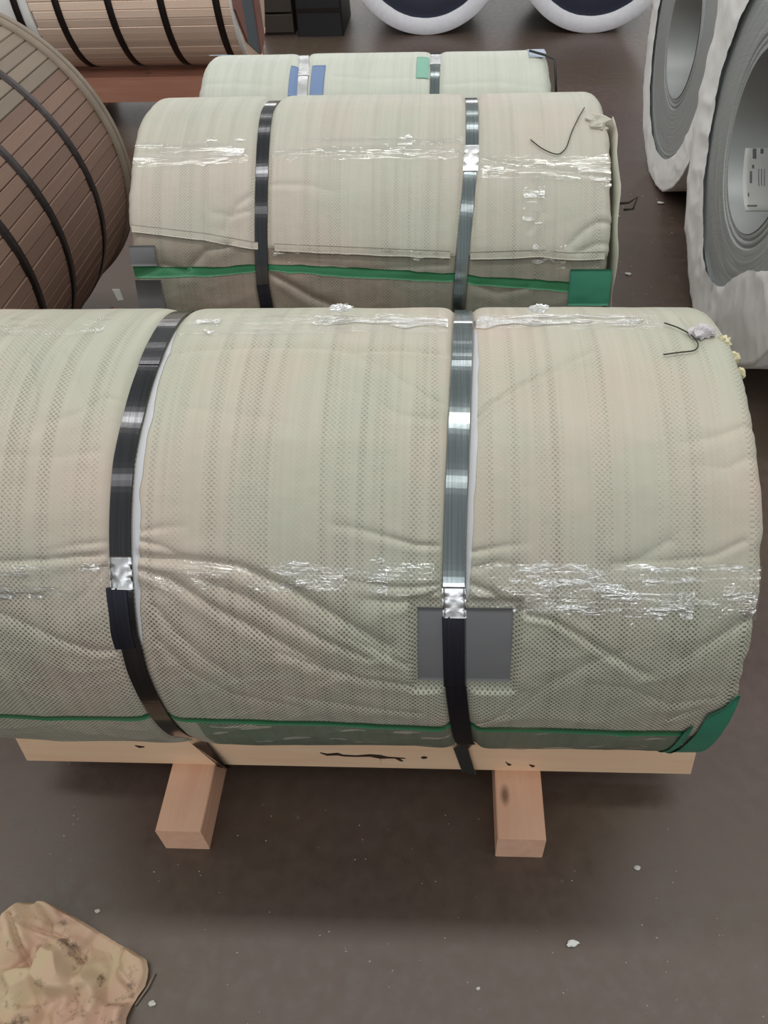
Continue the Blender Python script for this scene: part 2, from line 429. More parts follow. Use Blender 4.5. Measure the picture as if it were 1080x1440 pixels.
class Coil:
    """a drum along X wrapped in woven sheet, pulled in by its straps"""
    def __init__(s, Yc, Zc, R, xl, xr, B=.012, seed=0):
        s.Yc, s.Zc, s.R, s.xl, s.xr, s.B, s.seed = Yc, Zc, R, xl, xr, B, seed
        s.straps = []; s.creases = []; s.flat = []; s.fold = None
        s.nz = 1.0; s.corner = .03

    def at(s, u, v, R=None): return on_coil(u, v, s.Yc, s.Zc, R or s.R+.006)

    def path(s, px, R=None):
        a = [s.at(u, v, R) for u, v in px]; return [(x, ph*s.R) for x, ph in a]

    def strap(s, px):
        a = sorted([(ph, x) for x, ph in (s.at(u, v, s.R) for u, v in px)])
        s.straps.append((np.array([p for p, x in a]), np.array([x for p, x in a])))

    def strap_x(s, k, phi): return np.interp(phi, *s.straps[k])

    def crease(s, px, amp=.003, wd=.007, w0=1., w1=.3): s.creases.append((s.path(px), amp, wd, w0, w1))

    def surf(s, X, PH, full=True):
        """radius of the wrap at (x, phi); phi in -pi..pi"""
        S = PH*s.R
        r = np.full(X.shape, s.R+s.B)
        near = np.ones_like(X)
        for ph, xx in s.straps:
            d = np.abs(X-np.interp(PH, ph, xx))
            g = 1-np.exp(-np.clip(d-.017, 0, 1)/.007)
            g = np.where(d < .017, 0, g)
            near = np.minimum(near, .18+.82*g)
        r = s.R+s.B*near
        # straight lie of the cloth: gentle facets and slack
        lowside = sstep(.75, .1, PH)*sstep(-1.9, -1.2, PH)
        r = r+near*s.nz*(.0022*fbm(X*4, S*6, s.seed)+.0012*fbm(X*11, S*16, s.seed+3))
        r = r+near*s.nz*(lowside*.0062+.0006)*(ridged(X*3.2+S*3.4, S*7-X*2.5, s.seed+8)-.55)
        r = r+near*crease_field(X, S, s.creases)
        for x0, x1, p0, p1 in s.flat:
            d = np.maximum(np.maximum(x0-X, X-x1), np.maximum(p0-PH, PH-p1)*s.R)
            k = sstep(0.0, .012, d); r = r*k+(1-k)*np.minimum(r, s.R+.0012)
        if s.fold is not None:
            fx, fp, h = s.fold
            r = r+near*h*sstep(0, .004, S-np.interp(X, fx, fp))
        return r

    def build(s, root, m, nphi, dx, name='wrap'):
        # x stations, denser beside the straps
        base = np.arange(s.xl+s.corner, s.xr-s.corner+1e-6, dx)
        # front and top are what is seen; the back is coarser
        p1 = np.linspace(-1.15, 2.15, int(nphi*.82)); p2 = np.linspace(2.15, 2*pi-1.15, int(nphi*.2))[1:-1]
        PHI = np.r_[p1, p2]
        nP = len(PHI); PW = (PHI+pi) % (2*pi)-pi
        cols = []  # (x, inset fraction k of corner, cap scale)
        nc = 7
        for i in range(14, 0, -1): cols.append((s.xl, 'cap', i/14))
        cols = [(s.xl, 'cap', 1-i/14) for i in range(14, 0, -1)]
        cols += [(s.xl, 'cl', i/nc*pi/2) for i in range(0, nc)]
        cols += [(x, 'b', 0) for x in base]
        cols += [(s.xr, 'cr', i/nc*pi/2) for i in range(nc-1, -1, -1)]
        cols += [(s.xr, 'cap', 1-i/14) for i in range(1, 15)]
        c = s.corner
        X = np.zeros((nP, len(cols))); Rr = np.zeros_like(X); U = np.zeros_like(X)
        xb = np.array([q[0] for q in cols]); kinds = [q[1] for q in cols]
        bi = [i for i, k in enumerate(kinds) if k == 'b']
        XX, PP = np.meshgrid(xb[bi], PW, indexing='ij')
        Rb = s.surf(XX.T, PP.T)
        for n, i in enumerate(bi): X[:, i] = xb[i]; Rr[:, i] = Rb[:, n]; U[:, i] = xb[i]
        for i, (x, k, t) in enumerate(cols):
            left = x == s.xl
            Re = Rb[:, 0] if left else Rb[:, -1]; sg = -1 if left else 1
            pl = .006*fbm(PW*9, PW*0+(3 if left else 5), s.seed+4)
            if k in ('cl', 'cr'):
                # t=0 at the face, pi/2 on the body
                Rr[:, i] = Re-c*(1-sin(t)); X[:, i] = x-sg*c*(1-cos(t))+pl*cos(t)
                U[:, i] = x-sg*c*(1-cos(t))*1.2
            elif k == 'cap':
                kk = t
                pleat = .006*np.sin(PW*26+3*np.sin(PW*5))*sin(pi*kk)*(1 if kk < .97 else 0)
                Rr[:, i] = (Re-c)*max(kk, .001); X[:, i] = x+pl*kk+sg*pleat-sg*.012*(1-kk)
                U[:, i] = x+sg*(1-kk)*s.R
        PHc = PHI[:, None]
        Y = s.Yc-Rr*np.cos(PHc); Z = s.Zc+Rr*np.sin(PHc)
        V = np.stack([X, Y, Z], -1).reshape(-1, 3)
        uv = np.stack([U, np.repeat(PHI[:, None]*s.R, len(cols), 1)], -1).reshape(-1, 2)
        ob = mesh(name, V, grid_faces(nP, len(cols), True)[:, ::-1], m, root, uv=uv)
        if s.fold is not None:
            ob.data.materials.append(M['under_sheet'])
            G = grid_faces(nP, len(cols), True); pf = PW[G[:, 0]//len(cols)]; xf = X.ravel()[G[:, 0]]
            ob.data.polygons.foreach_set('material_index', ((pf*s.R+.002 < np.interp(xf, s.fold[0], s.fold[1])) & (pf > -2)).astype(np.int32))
        return ob

    def patch(s, name, root, m, x0, x1, p0, p1, off, nx=60, npn=30, edge=None, thick=.0008, crinkle=0, follow=True, mask=None, lift=0):
        """sheet lying on the wrap between x0..x1 and phi functions p0(x)..p1(x)"""
        xs = np.linspace(x0, x1, nx); t = np.linspace(0, 1, npn)
        f0 = p0 if callable(p0) else (lambda x: x*0+p0); f1 = p1 if callable(p1) else (lambda x: x*0+p1)
        XX = np.repeat(xs[:, None], npn, 1)
        PH = f0(xs)[:, None]*(1-t)+f1(xs)[:, None]*t
        if edge:
            PH = PH+edge*(vnoise(XX*40, t[None, :]*2, 5)-.5)*(np.abs(t-.5)*2)[None, :]
        r = s.surf(XX, PH) if follow else np.full(XX.shape, s.R)
        r = r+off+crinkle*(ridged(XX*14, PH*s.R*45, 21)-.3)+lift*t[None, :]**3
        Vt = np.stack([XX, s.Yc-r*np.cos(PH), s.Zc+r*np.sin(PH)], -1).reshape(-1, 3)
        uv = np.stack([XX, PH*s.R], -1).reshape(-1, 2)
        Fc = grid_faces(nx, npn)
        if not thick: return mesh(name, Vt, Fc, m, root, uv=uv)
        r2 = r-thick
        Vb = np.stack([XX, s.Yc-r2*np.cos(PH), s.Zc+r2*np.sin(PH)], -1).reshape(-1, 3)
        n = nx*npn
        bd = [i*npn for i in range(nx)]+[(nx-1)*npn+j for j in range(1, npn)]+[i*npn+npn-1 for i in range(nx-2, -1, -1)]+[j for j in range(npn-2, 0, -1)]
        side = [[bd[i], bd[(i+1) % len(bd)], n+bd[(i+1) % len(bd)], n+bd[i]] for i in range(len(bd))]
        FF = Fc.tolist()+(Fc[:, ::-1]+n).tolist()+side
        return mesh(name, np.r_[Vt, Vb], FF, m, root, uv=np.r_[uv, uv])

    def ribbon(s, name, root, m, k, ph0, ph1, wdt=.031, off=.0045, thick=.0011, dxo=0, tail_pts=(), n=140, wob=.0):
        """steel strap on the drum from ph0 to ph1, then on through extra points [(x,y,z)...] at its ends"""
        ph = np.linspace(ph0, ph1, n); PW = (ph+pi) % (2*pi)-pi
        x = s.strap_x(k, PW)+dxo
        r = s.R+off+wob*fbm(ph*5, ph*0, k+2)
        P = np.stack([x, s.Yc-r*np.cos(ph), s.Zc+r*np.sin(ph)], -1)
        if len(tail_pts): P = np.r_[np.array(tail_pts[0]).reshape(-1, 3), P, np.array(tail_pts[1]).reshape(-1, 3)]
        return ribbon(name, P, wdt, thick, m, root, center=(s.Yc, s.Zc))


def ribbon(name, P, wdt, thick, m, root, center=None, closed=False):
    P = np.asarray(P, float); n = len(P)
    T = np.gradient(P, axis=0) if not closed else np.roll(P, -1, 0)-np.roll(P, 1, 0)
    T /= np.linalg.norm(T, axis=1)[:, None]
    if center is not None:
        N = np.stack([P[:, 0]*0, P[:, 1]-center[0], P[:, 2]-center[1]], -1)
    else: N = None
    N = N-(N*T).sum(1)[:, None]*T; N /= np.linalg.norm(N, axis=1)[:, None]
    W = np.cross(T, N)
    h = wdt/2; V = []
    for i in range(n):
        for a, b in ((-h, 0), (-h+.0008, thick), (h-.0008, thick), (h, 0)):
            V.append(P[i]+W[i]*a+N[i]*b)
    Fc = []
    for i in range(n if closed else n-1):
        j = (i+1) % n
        for q in range(4): Fc.append([4*i+q, 4*j+q, 4*j+(q+1) % 4, 4*i+(q+1) % 4])
    if not closed: Fc += [[0, 1, 2, 3], [4*n-1, 4*n-2, 4*n-3, 4*n-4]]
    return mesh(name, V, Fc, m, root, smooth=False)


def seal(s, root, k, ph0, ph1, wdt, strap_obj, off=.0070):
    """crimped steel clip folded around the strap"""
    n = 22; q = 13
    ph = np.linspace(ph0, ph1, n); a = np.linspace(-1, 1, q)
    PHg = np.repeat(ph[:, None], q, 1); A = np.repeat(a[None, :], n, 0)
    tt = (PHg-ph0)/(ph1-ph0)
    x = s.strap_x(k, PHg)+A*wdt/2
    dent = np.zeros_like(A)
    for c in (.32, .68): dent += np.exp(-((tt-c)/.07)**2)
    r = s.R+off-.0030*sstep(.86, 1, np.abs(A))-.0016*dent*sstep(.35, .8, np.abs(A))+.0004*fbm(A*3, tt*6, 4)
    x = x-np.sign(A)*dent*.0018*sstep(.8, 1, np.abs(A))
    V = np.stack([x, s.Yc-r*np.cos(PHg), s.Zc+r*np.sin(PHg)], -1).reshape(-1, 3)
    r2 = r-.0018
    V2 = np.stack([x, s.Yc-r2*np.cos(PHg), s.Zc+r2*np.sin(PHg)], -1).reshape(-1, 3)
    Fg = grid_faces(n, q); N = n*q
    bd = [i*q for i in range(n)]+[(n-1)*q+j for j in range(1, q)]+[i*q+q-1 for i in range(n-2, -1, -1)]+[j for j in range(q-2, 0, -1)]
    side = [[bd[i], bd[(i+1) % len(bd)], N+bd[(i+1) % len(bd)], N+bd[i]] for i in range(len(bd))]
    o = mesh('seal', np.r_[V, V2], Fg.tolist()+(Fg[:, ::-1]+N).tolist()+side, M['seal'], None)
    o.data.transform(Matrix.Translation(-Vector(root['o'])))
    o.parent = strap_obj; o['label'] = 'bright crimped steel seal'
    return o


def tube(name, pts, r, m, root=None, seg=6):
    P = np.array(pts, float); n = len(P)
    T = np.gradient(P, axis=0); T /= np.linalg.norm(T, axis=1)[:, None]
    V = []
    for i in range(n):
        a = np.cross(T[i], (0.13, .2, 1)); a /= np.linalg.norm(a); b = np.cross(T[i], a)
        for j in range(seg):
            t = 2*pi*j/seg; V.append(P[i]+r*(a*cos(t)+b*sin(t)))
    Fc = [[i*seg+j, i*seg+(j+1) % seg, (i+1)*seg+(j+1) % seg, (i+1)*seg+j] for i in range(n-1) for j in range(seg)]
    Fc += [list(range(seg-1, -1, -1)), [(n-1)*seg+j for j in range(seg)]]
    return mesh(name, V, Fc, m, root)


def lump(name, c, size, m, seed, root=None, n=10, amp=.5):
    """small crumpled scrap"""
    V = []; rng = np.random.RandomState(seed)
    V.append((0, 0, -1))
    for i in range(1, n):
        th = pi*i/n
        for j in range(2*n):
            V.append((sin(th)*cos(2*pi*j/(2*n)), sin(th)*sin(2*pi*j/(2*n)), -cos(th)))
    V.append((0, 0, 1)); V = np.array(V)
    k = 1+amp*(ridged(V[:, 0]*1.7+V[:, 2], V[:, 1]*1.7-V[:, 2]*.7, seed)-.5)
    V = V*k[:, None]*np.array(size)+np.array(c)
    m2 = 2*n; Fc = []
    for j in range(m2): Fc.append([0, 1+(j+1) % m2, 1+j])
    for i in range(n-2):
        for j in range(m2):
            a = 1+i*m2+j; b = 1+i*m2+(j+1) % m2; Fc.append([a, b, b+m2, a+m2])
    last = len(V)-1
    for j in range(m2): Fc.append([last, last-m2+j, last-m2+(j+1) % m2])
    return mesh(name, V, Fc, m, root, smooth=False)


def lathe(name, prof, c, axis, m, root, n=128, noise=None, closed=False, a0=0.0, a1=2*pi):
    """prof: [(h, r)...] h along the axis, turned about it; axis 0 = X, 1 = Y. angle 0 = down, growing towards the camera side"""
    prof = np.array(prof, float); k = len(prof)
    th = a0+(a1-a0)*np.arange(n)/n
    TH = np.repeat(th[:, None], k, 1); Hh = np.repeat(prof[None, :, 0], n, 0); Rr = np.repeat(prof[None, :, 1], n, 0)
    if noise is not None: Hh, Rr = noise(TH, Hh, Rr)
    if axis == 0: V = np.stack([c[0]+Hh, c[1]-Rr*np.sin(TH), c[2]-Rr*np.cos(TH)], -1)
    else: V = np.stack([c[0]+Rr*np.sin(TH), c[1]+Hh, c[2]-Rr*np.cos(TH)], -1)
    return mesh(name, V.reshape(-1, 3), grid_faces(n, k, True), m, root)


def crack(u0, v0, pts, root, Y):
    V = []; 
    for (u, v, t) in pts:
        p = on_plane(u, v-t, 1, Y); q = on_plane(u, v+t, 1, Y)
        V += [p, q]
    n = len(pts); V = np.array(V); Vf = V.copy(); Vf[:, 1] -= .0012
    Fc = [[2*i, 2*i+1, 2*i+3, 2*i+2] for i in range(n-1)]
    F2 = [[a+2*n for a in f][::-1] for f in Fc]
    return mesh('crack', np.r_[Vf, V], Fc+F2, M['crack'], root, smooth=False)


# ------------------------------------------------------------------ the setting
fl = mesh('floor', [(-14, -16.5, 0), (14, -16.5, 0), (14, 30, 0), (-14, 30, 0), (-14, -16.5, -.2), (14, -16.5, -.2), (14, 30, -.2), (-14, 30, -.2)],
          [[0, 1, 2, 3], [7, 6, 5, 4], [0, 4, 5, 1], [1, 5, 6, 2], [2, 6, 7, 3], [3, 7, 4, 0]], M['floor'], smooth=False)
fl['kind'] = 'structure'
wm = simple('hall_wall', (.52, .52, .50), .8)


def slab(name, x0, x1, y0, y1, z0, z1):
    o = mesh(name, [(x, y, z) for x in (x0, x1) for y in (y0, y1) for z in (z0, z1)], [[0, 1, 3, 2], [4, 6, 7, 5], [0, 4, 5, 1], [2, 3, 7, 6], [0, 2, 6, 4], [1, 5, 7, 3]], wm, smooth=False)
    o['kind'] = 'structure'


slab('wall_back', -14, 14, 30, 30.2, 0, 8)
slab('wall_front', -14, 14, -16.7, -16.5, 0, 8)
slab('wall_left', -14.2, -14, -16.5, 30, 0, 8)
slab('wall_right', 14, 14.2, -16.5, 30, 0, 8)


# ------------------------------------------------------------------ timber skids
def beam_x(name, root, m, xl_t, xl_b, xr_t, xr_b, y0, z0, z1, depth, zin, flip=1):
    """cross board along X: upright outer face, top rising inward as a cradle; flip=-1 mirrors it in Y"""
    ys = y0+flip*depth
    sec = [(y0, z0, 0), (y0, z1, 1), (y0+flip*.012, z1+.003, 1), (ys, zin, 1), (ys, z0, 0)]
    V = [((xl_t if t else xl_b), y, z) for y, z, t in sec]+[((xr_t if t else xr_b), y, z) for y, z, t in sec]
    n = 5
    Fc = [[i, (i+1) % n, n+(i+1) % n, n+i] for i in range(n)]+[list(range(n-1, -1, -1)), list(range(n, 2*n))]
    if flip < 0: Fc = [f[::-1] for f in Fc]
    return mesh(name, V, Fc, m, root, smooth=False)


def skid(Yc, R, xs, blocks, label, group, hb=.0903, ht=.198, mats=('pine', 'pine_y'), xt=None, yf=None, half=.2345):
    Zc = ht-.009+R if False else None
    r = thing('timber_skid', ((xs[0]+xs[1])/2, Yc, 0), label, 'pallet', group)
    xl_t, xl_b, xr_t, xr_b = xt or (xs[0], xs[0], xs[1], xs[1])
    depth = .1
    zc = ht+R
    dy = half-depth
    zin = zc-sqrt((R+.012)**2-dy*dy)
    beam_x('cross_board', r, M[mats[0]], xl_t, xl_b, xr_t, xr_b, Yc-half, hb, ht, depth, zin, 1)
    beam_x('cross_board', r, M[mats[0]], xl_t, xl_b, xr_t, xr_b, Yc+half, hb, ht, depth, zin, -1)
    for (a, b) in blocks:
        y0 = (yf or Yc-.3785); V, Fc = box_vf(a, b, y0, 2*Yc-y0, 0, hb, .002)
        # runner lies along Y: build it with its chamfers along Y
        Vy = []
        w_ = b-a; ch = .002
        sec = [(a+ch, 0), (b-ch, 0), (b, ch), (b, hb-ch), (b-ch, hb), (a+ch, hb), (a, hb-ch), (a, ch)]
        Vy = [(x, y, z) for y in (y0, 2*Yc-y0) for x, z in sec]
        mesh('runner', Vy, [f[::-1] for f in Fc], M[mats[1]], r, smooth=False)
    return r


SK = skid(.989, .39, (-.88, .508), [(-.577, -.484), (.1095, .2053)],
          'fresh pine skid with cracked front board and two square runners under the nearest wrapped coil', None,
          xt=(-.880, -.895, .504, .516), yf=.611)
Yb = .989-.2345
crack(0, 0, [(450, 1058, .3), (460, 1061, 1.2), (475, 1060, 1.6), (482, 1062, 1.0), (500, 1063, .8), (520, 1062, 1.5), (535, 1064, 2.4), (545, 1065, 1.0), (570, 1066, .3)], SK, Yb)
crack(0, 0, [(534, 1063, 1.0), (535.5, 1070, 1.0), (535, 1076, .4)], SK, Yb)
crack(0, 0, [(592, 1065, .3), (596, 1065, 1.8), (601, 1065, .4)], SK, Yb)
crack(0, 0, [(556, 1066, .3), (562, 1068, 1.6), (567, 1070, .4)], SK, Yb)
crack(0, 0, [(711, 1071, .3), (715, 1075, 1.5), (719, 1075, .4)], SK, Yb)
crack(0, 0, [(744, 1075, .3), (748, 1077, 1.5), (752, 1077, .4)], SK, Yb)
crack(0, 0, [(190, 1048, .3), (196, 1050, 1.3), (203, 1050, .4)], SK, Yb)

# ------------------------------------------------------------------ nearest coil
K1 = Coil(.989, .589, .3815, -.84, .427, B=.011, seed=1)
K1.corner = .018
K1.strap([(262, 439), (234, 467), (212, 514), (190, 585), (176, 650), (172, 703), (171, 779), (174, 831), (181, 892), (187, 911), (194, 939), (216, 987), (231, 1010), (258, 1032), (283, 1046)])
K1.strap([(652, 443), (649.5, 507), (646, 588), (642, 680), (639, 760), (638, 824), (639.4, 868), (641, 964), (645, 998), (650, 1027), (656, 1047)])
cr = K1.crease
# left third
cr([(150, 780), (110, 782), (60, 787), (0, 790)], .0045, .007, 1, .6)
cr([(152, 762), (110, 766), (60, 775)], .003, .006, 1, .2)
cr([(165, 915), (130, 912), (95, 900), (50, 880), (0, 860)], .003, .009, .8, .6)
cr([(150, 795), (125, 830), (95, 855)], .002, .006, .8, .2)
cr([(40, 500), (52, 550), (50, 610)], .003, .010, .7, .5)
cr([(90, 500), (110, 545), (125, 575)], .0022, .010, .7, .5)
cr([(172, 566), (150, 562), (110, 585), (60, 600)], .0022, .007, .9, .2)
cr([(0, 470), (60, 478), (140, 470)], .0018, .010, .5, .8)
cr([(0, 640), (80, 645), (140, 636)], .0012, .012, .5, .6)
# middle third
cr([(195, 783), (240, 785), (290, 789), (335, 796), (372, 812), (415, 832), (460, 858), (505, 884), (545, 908)], .0075, .010, .9, .55)
cr([(198, 800), (235, 812), (275, 836), (310, 858), (350, 878), (400, 905), (440, 925)], .0055, .009, .9, .5)
cr([(300, 822), (350, 840), (400, 868), (450, 895), (520, 925)], .004, .009, .6, .6)
cr([(198, 760), (230, 768), (262, 784)], .004, .006, 1, .2)
cr([(198, 748), (225, 742), (262, 740)], .003, .006, 1, .2)
cr([(218, 850), (250, 890), (290, 925), (340, 955)], .003, .010, .8, .5)
cr([(225, 900), (270, 945), (330, 975), (420, 990)], .0025, .010, .7, .5)
cr([(618, 768), (585, 766), (545, 755), (505, 744), (470, 738)], .0045, .006, 1, .3)
cr([(620, 822), (580, 826), (540, 824), (490, 816)], .0045, .006, 1, .3)
cr([(620, 830), (598, 840), (560, 846), (515, 842)], .005, .007, 1, .3)
cr([(590, 940), (540, 918), (480, 890), (420, 858)], .003, .010, .6, .3)
cr([(590, 965), (520, 955), (450, 935), (390, 915)], .004, .009, .8, .4)
cr([(590, 1000), (500, 990), (400, 975)], .003, .009, .6, .4)
cr([(232, 500), (290, 494), (360, 491), (440, 491), (500, 497), (560, 494), (628, 500)], .0035, .009, .8, .9)
cr([(490, 500), (530, 515), (570, 540), (605, 562), (626, 570)], .003, .009, .5, 1)
cr([(460, 545), (520, 560), (560, 585), (610, 592)], .0018, .010, .4, .8)
cr([(260, 575), (340, 585), (420, 600)], .0015, .012, .6, .4)
# right third
cr([(664, 592), (690, 570), (730, 545), (775, 525), (830, 498)], .004, .005, 1, .5)
cr([(664, 776), (700, 769), (742, 764)], .004, .006, 1, .2)
cr([(664, 822), (690, 832), (712, 850), (740, 858)], .0055, .008, 1, .4)
cr([(742, 864), (775, 870), (810, 890), (845, 912), (880, 932), (905, 945)], .0045, .006, .9, .5)
cr([(664, 800), (700, 790), (740, 798)], .003, .007, .9, .3)
cr([(910, 560), (895, 520), (905, 480)], .0015, .012, .5, .5)
cr([(1045, 760), (1000, 782), (940, 788), (860, 792)], .003, .007, .8, .5)
cr([(940, 760), (900, 785), (860, 800)], .004, .012, .6, .5)
cr([(1050, 870), (1000, 900), (960, 925)], .004, .012, .8, .3)
cr([(720, 1000), (770, 960), (830, 930), (880, 915)], .003, .012, .6, .5)
cr([(665, 1018), (700, 1004), (735, 972)], .003, .007, .9, .5)
cr([(1000, 980), (940, 990), (880, 965), (830, 960)], .003, .010, .6, .4)
cr([(1060, 640), (1020, 660), (980, 655)], .002, .010, .8, .3)
cr([(1048, 600), (1010, 615), (960, 625)], .002, .008, .9, .3)
cr([(960, 452), (978, 470), (990, 500)], .003, .008, .9, .3)
cr([(940, 1010), (970, 1000), (1000, 985)], .0025, .007, .8, .5)
K1.flat.append((-.040, .099, radians(9.5), radians(31.0)))
R1 = thing('wrapped_coil', (-.21, .989, .199), 'nearest and largest coil wrapped in woven beige sheet with green tape along its foot', 'coil')
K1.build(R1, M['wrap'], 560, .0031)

pt = atan2(.198-.589, -(.7545-.989))
# strap path: over the drum, down to the board edge, under the skid


def full_strap(K, root, k, m, xfront_top, xfront_bot, Yf, hb, ht, wdt=.031, off=.0045):
    """closed strap: drum arc plus the straight runs round the skid boards"""
    r = K.R+off
    Yfr = Yf-.0075
    def tang(yp, zp):
        dy, dz = yp-K.Yc, zp-K.Zc; D = sqrt(dy*dy+dz*dz); a = atan2(dz, -dy); return a+math.acos(min(1, r/D))
    pA = tang(Yfr, ht)
    yb = 2*K.Yc-Yfr; dy, dz = yb-K.Yc, ht-K.Zc
    a = atan2(dz, -dy) % (2*pi); pB = a-math.acos(min(1, r/sqrt(dy*dy+dz*dz)))
    ks = K.strap_x(k, np.array([2.0]))[0]
    h0 = [(xfront_bot+(ks-xfront_bot)*.8, yb, hb-.002), (xfront_bot+(ks-xfront_bot)*.2, K.Yc, hb-.002), (xfront_bot, Yfr+.004, hb-.002), (xfront_bot, Yfr, hb+.001), (xfront_top, Yfr, ht)]
    h1 = [(ks, yb, ht), (ks, yb, hb-.001)]
    return K.ribbon('strap', root, m, k, pA, pB, wdt, off, tail_pts=(h0, h1), n=180)


s1 = full_strap(K1, R1, 0, M['strap_dark'], -.493, -.4655, Yb, .0903, .198)
s1['label'] = 'black steel strap skewed across the left end'
s2 = full_strap(K1, R1, 1, M['strap_blue'], .036, .055, Yb, .0903, .198)
s2['label'] = 'blue-grey polished steel strap'


def phi_at(K, u, v): return K.at(u, v, K.R+.004)[1]


K1.ribbon('strap_tail', R1, M['strap_tail'], 0, phi_at(K1, 170, 911), phi_at(K1, 171, 826), .031, .0058, n=30, dxo=-.008)
K1.ribbon('strap_tail', R1, M['strap_tail'], 1, phi_at(K1, 640, 964), phi_at(K1, 640, 866), .031, .0058, n=30, dxo=-.002)
K1.ribbon('strap_end', R1, M['strap_dark'], 0, phi_at(K1, 212, 514), 2.3, .032, .0058, n=40, wob=.0015)
K1.ribbon('strap_end', R1, M['strap_blue'], 1, phi_at(K1, 650, 507), 2.3, .031, .0059, n=40, wob=.0018)
# lower run of the right strap is a black second layer down to the board
lo = K1.ribbon('lower_strap', R1, M['strap_tail'], 1, -.92, phi_at(K1, 640, 964), .031, .00585, n=40)
lo['label'] = 'black lower run of the right strap'
seal(K1, R1, 0, phi_at(K1, 170, 828), phi_at(K1, 170, 782), .0335, s1)
seal(K1, R1, 1, phi_at(K1, 638, 868), phi_at(K1, 638, 825), .0335, s2)

# pale lilac strip laid along the right side of each strap
def edge_strip(K, root, k, p0, p1, x0, x1):
    n, q = 90, 9
    ph = np.linspace(p0, p1, n)[:, None]; t = np.linspace(0, 1, q)[None, :]
    fade = np.sin(pi*np.linspace(0, 1, n))[:, None]**.35
    X = K.strap_x(k, ph)+x0+(x1-x0)*t*fade*(.8+.35*vnoise(ph*14, t*0, k)); PH = ph+t*0
    r = K.surf(X, PH)+.0007
    V = np.stack([X, K.Yc-r*np.cos(PH), K.Zc+r*np.sin(PH)], -1).reshape(-1, 3)
    o = mesh('pale_edge', V, grid_faces(n, q), M['edge_strip'], root)
    o['label'] = 'pale lilac strip beside a strap'


M['edge_strip'] = simple('pale_lilac_strip', (.60, .60, .63), .45)
edge_strip(K1, R1, 0, .35, 1.75, .0165, .030)
edge_strip(K1, R1, 1, .55, 1.75, .0165, .026)

# grey pad under the right strap
pd = K1.patch('edge_pad', R1, M['pad'], -.036, .096, radians(11.4), radians(29.8), .0042, nx=30, npn=20, thick=.002, follow=False)
pd['label'] = 'flat grey square pad under the right strap'


def px_line(K, px):
    a = sorted([K.at(u, v) for u, v in px]); xs = np.array([q[0] for q in a]); ph = np.array([q[1] for q in a])
    return lambda x: np.interp(x, xs, ph)


def between(K, x0, x1, gap=.02):
    """split an x-range at the straps"""
    cuts = [x0]
    for k in range(len(K.straps)):
        c = K.strap_x(k, np.array([.2]))[0]
        if x0 < c-gap and c+gap < x1: cuts += [c-gap, c+gap]
    cuts.append(x1)
    return [(cuts[i], cuts[i+1]) for i in range(0, len(cuts), 2)]


ctop = px_line(K1, [(-60, 1000), (0, 1001), (200, 1005), (400, 1009), (650, 1018), (800, 1019), (940, 1024)])
cbot = px_line(K1, [(-60, 1005), (0, 1006), (200, 1010.5), (400, 1014.5), (650, 1025), (800, 1026), (940, 1031)])
for a, b in ((-.82, .372),):
    K1.patch('green_tape', R1, M['tape'], a, b, cbot, ctop, .0010, nx=260, npn=3, thick=.0004)
for a, b in ((-.385, .40),):
    K1.patch('green_film', R1, M['green_film'], a, b, -.85, lambda x: cbot(x), .0006, nx=200, npn=12, thick=0)

# clear packing tape: a long band across the belly and one along the crown
for (px0, px1, va, vb, m, cr_) in ((0, 152, 796, 836, 'film_dense', .0003), (192, 618, 786, 832, 'film', .0003), (664, 1066, 792, 866, 'film', .0004),
                                   (395, 545, 788, 830, 'film_dense', .0008), (715, 975, 794, 868, 'film_dense', .0010), (1015, 1064, 800, 850, 'film_dense', .0006),
                                   (0, 150, 452, 474, 'film', .0003), (258, 630, 447, 475, 'film', .0004), (666, 930, 447, 470, 'film', .0004),
                                   (440, 630, 450, 463, 'film_crown', .0006), (667, 800, 450, 463, 'film_crown', .0006), (274, 308, 452, 470, 'film_crown', .0006), (800, 905, 450, 460, 'film_crown', .0005)):
    a = K1.at(px0, (va+vb)/2)[0]; b = K1.at(px1, (va+vb)/2)[0]
    p_hi = K1.at((px0+px1)/2, va)[1]; p_lo = K1.at((px0+px1)/2, vb)[1]
    K1.patch('clear_tape', R1, M[m], a, b, p_lo, p_hi, .0011 if m == 'film' else .0020, nx=int(40+(b-a)*320), npn=20, thick=0, crinkle=cr_,
             edge=.02 if m == 'film' else .09)

# green paper corner
poly = [(934, 1052), (945, 1032), (975, 1013), (993, 1001), (1013, 992), (1035, 973)]
ctp = px_line(K1, poly)
xg0 = K1.at(934, 1050)[0]
gp = K1.patch('green_paper', R1, M['green_paper'], xg0, .4245, lambda x: x*0-.85, lambda x: np.maximum(ctp(x), -.84), .0020, nx=26, npn=24, thick=.0008, follow=True, lift=.003)
gp['label'] = 'folded green paper corner'

# ------------------------------------------------------------------ second coil
K2 = Coil(2.02, .589, .382, -.742, .374, B=.010, seed=5); K2.nz = .8
K2.strap([(376, 160), (371, 200), (369, 250), (368, 300), (368, 350), (370, 400), (376, 432)])
K2.strap([(664, 160), (664, 200), (662, 235), (657, 290), (652, 340), (648, 390), (645, 432)])
c2 = K2.crease
c2([(183, 392), (230, 372), (262, 382), (290, 352), (322, 345)], .006, .014, .8, .8)
c2([(355, 275), (335, 290), (315, 325)], .004, .009, .9, .4)
c2([(352, 298), (325, 305), (300, 300)], .003, .008, .9, .4)
c2([(380, 385), (410, 400), (440, 418), (470, 430)], .007, .010, .9, .7)
c2([(380, 262), (430, 262), (470, 272)], .003, .010, .8, .3)
c2([(845, 310), (820, 325), (800, 345)], .006, .009, .8, .6)
c2([(858, 335), (835, 345), (812, 355)], .005, .008, .8, .6)
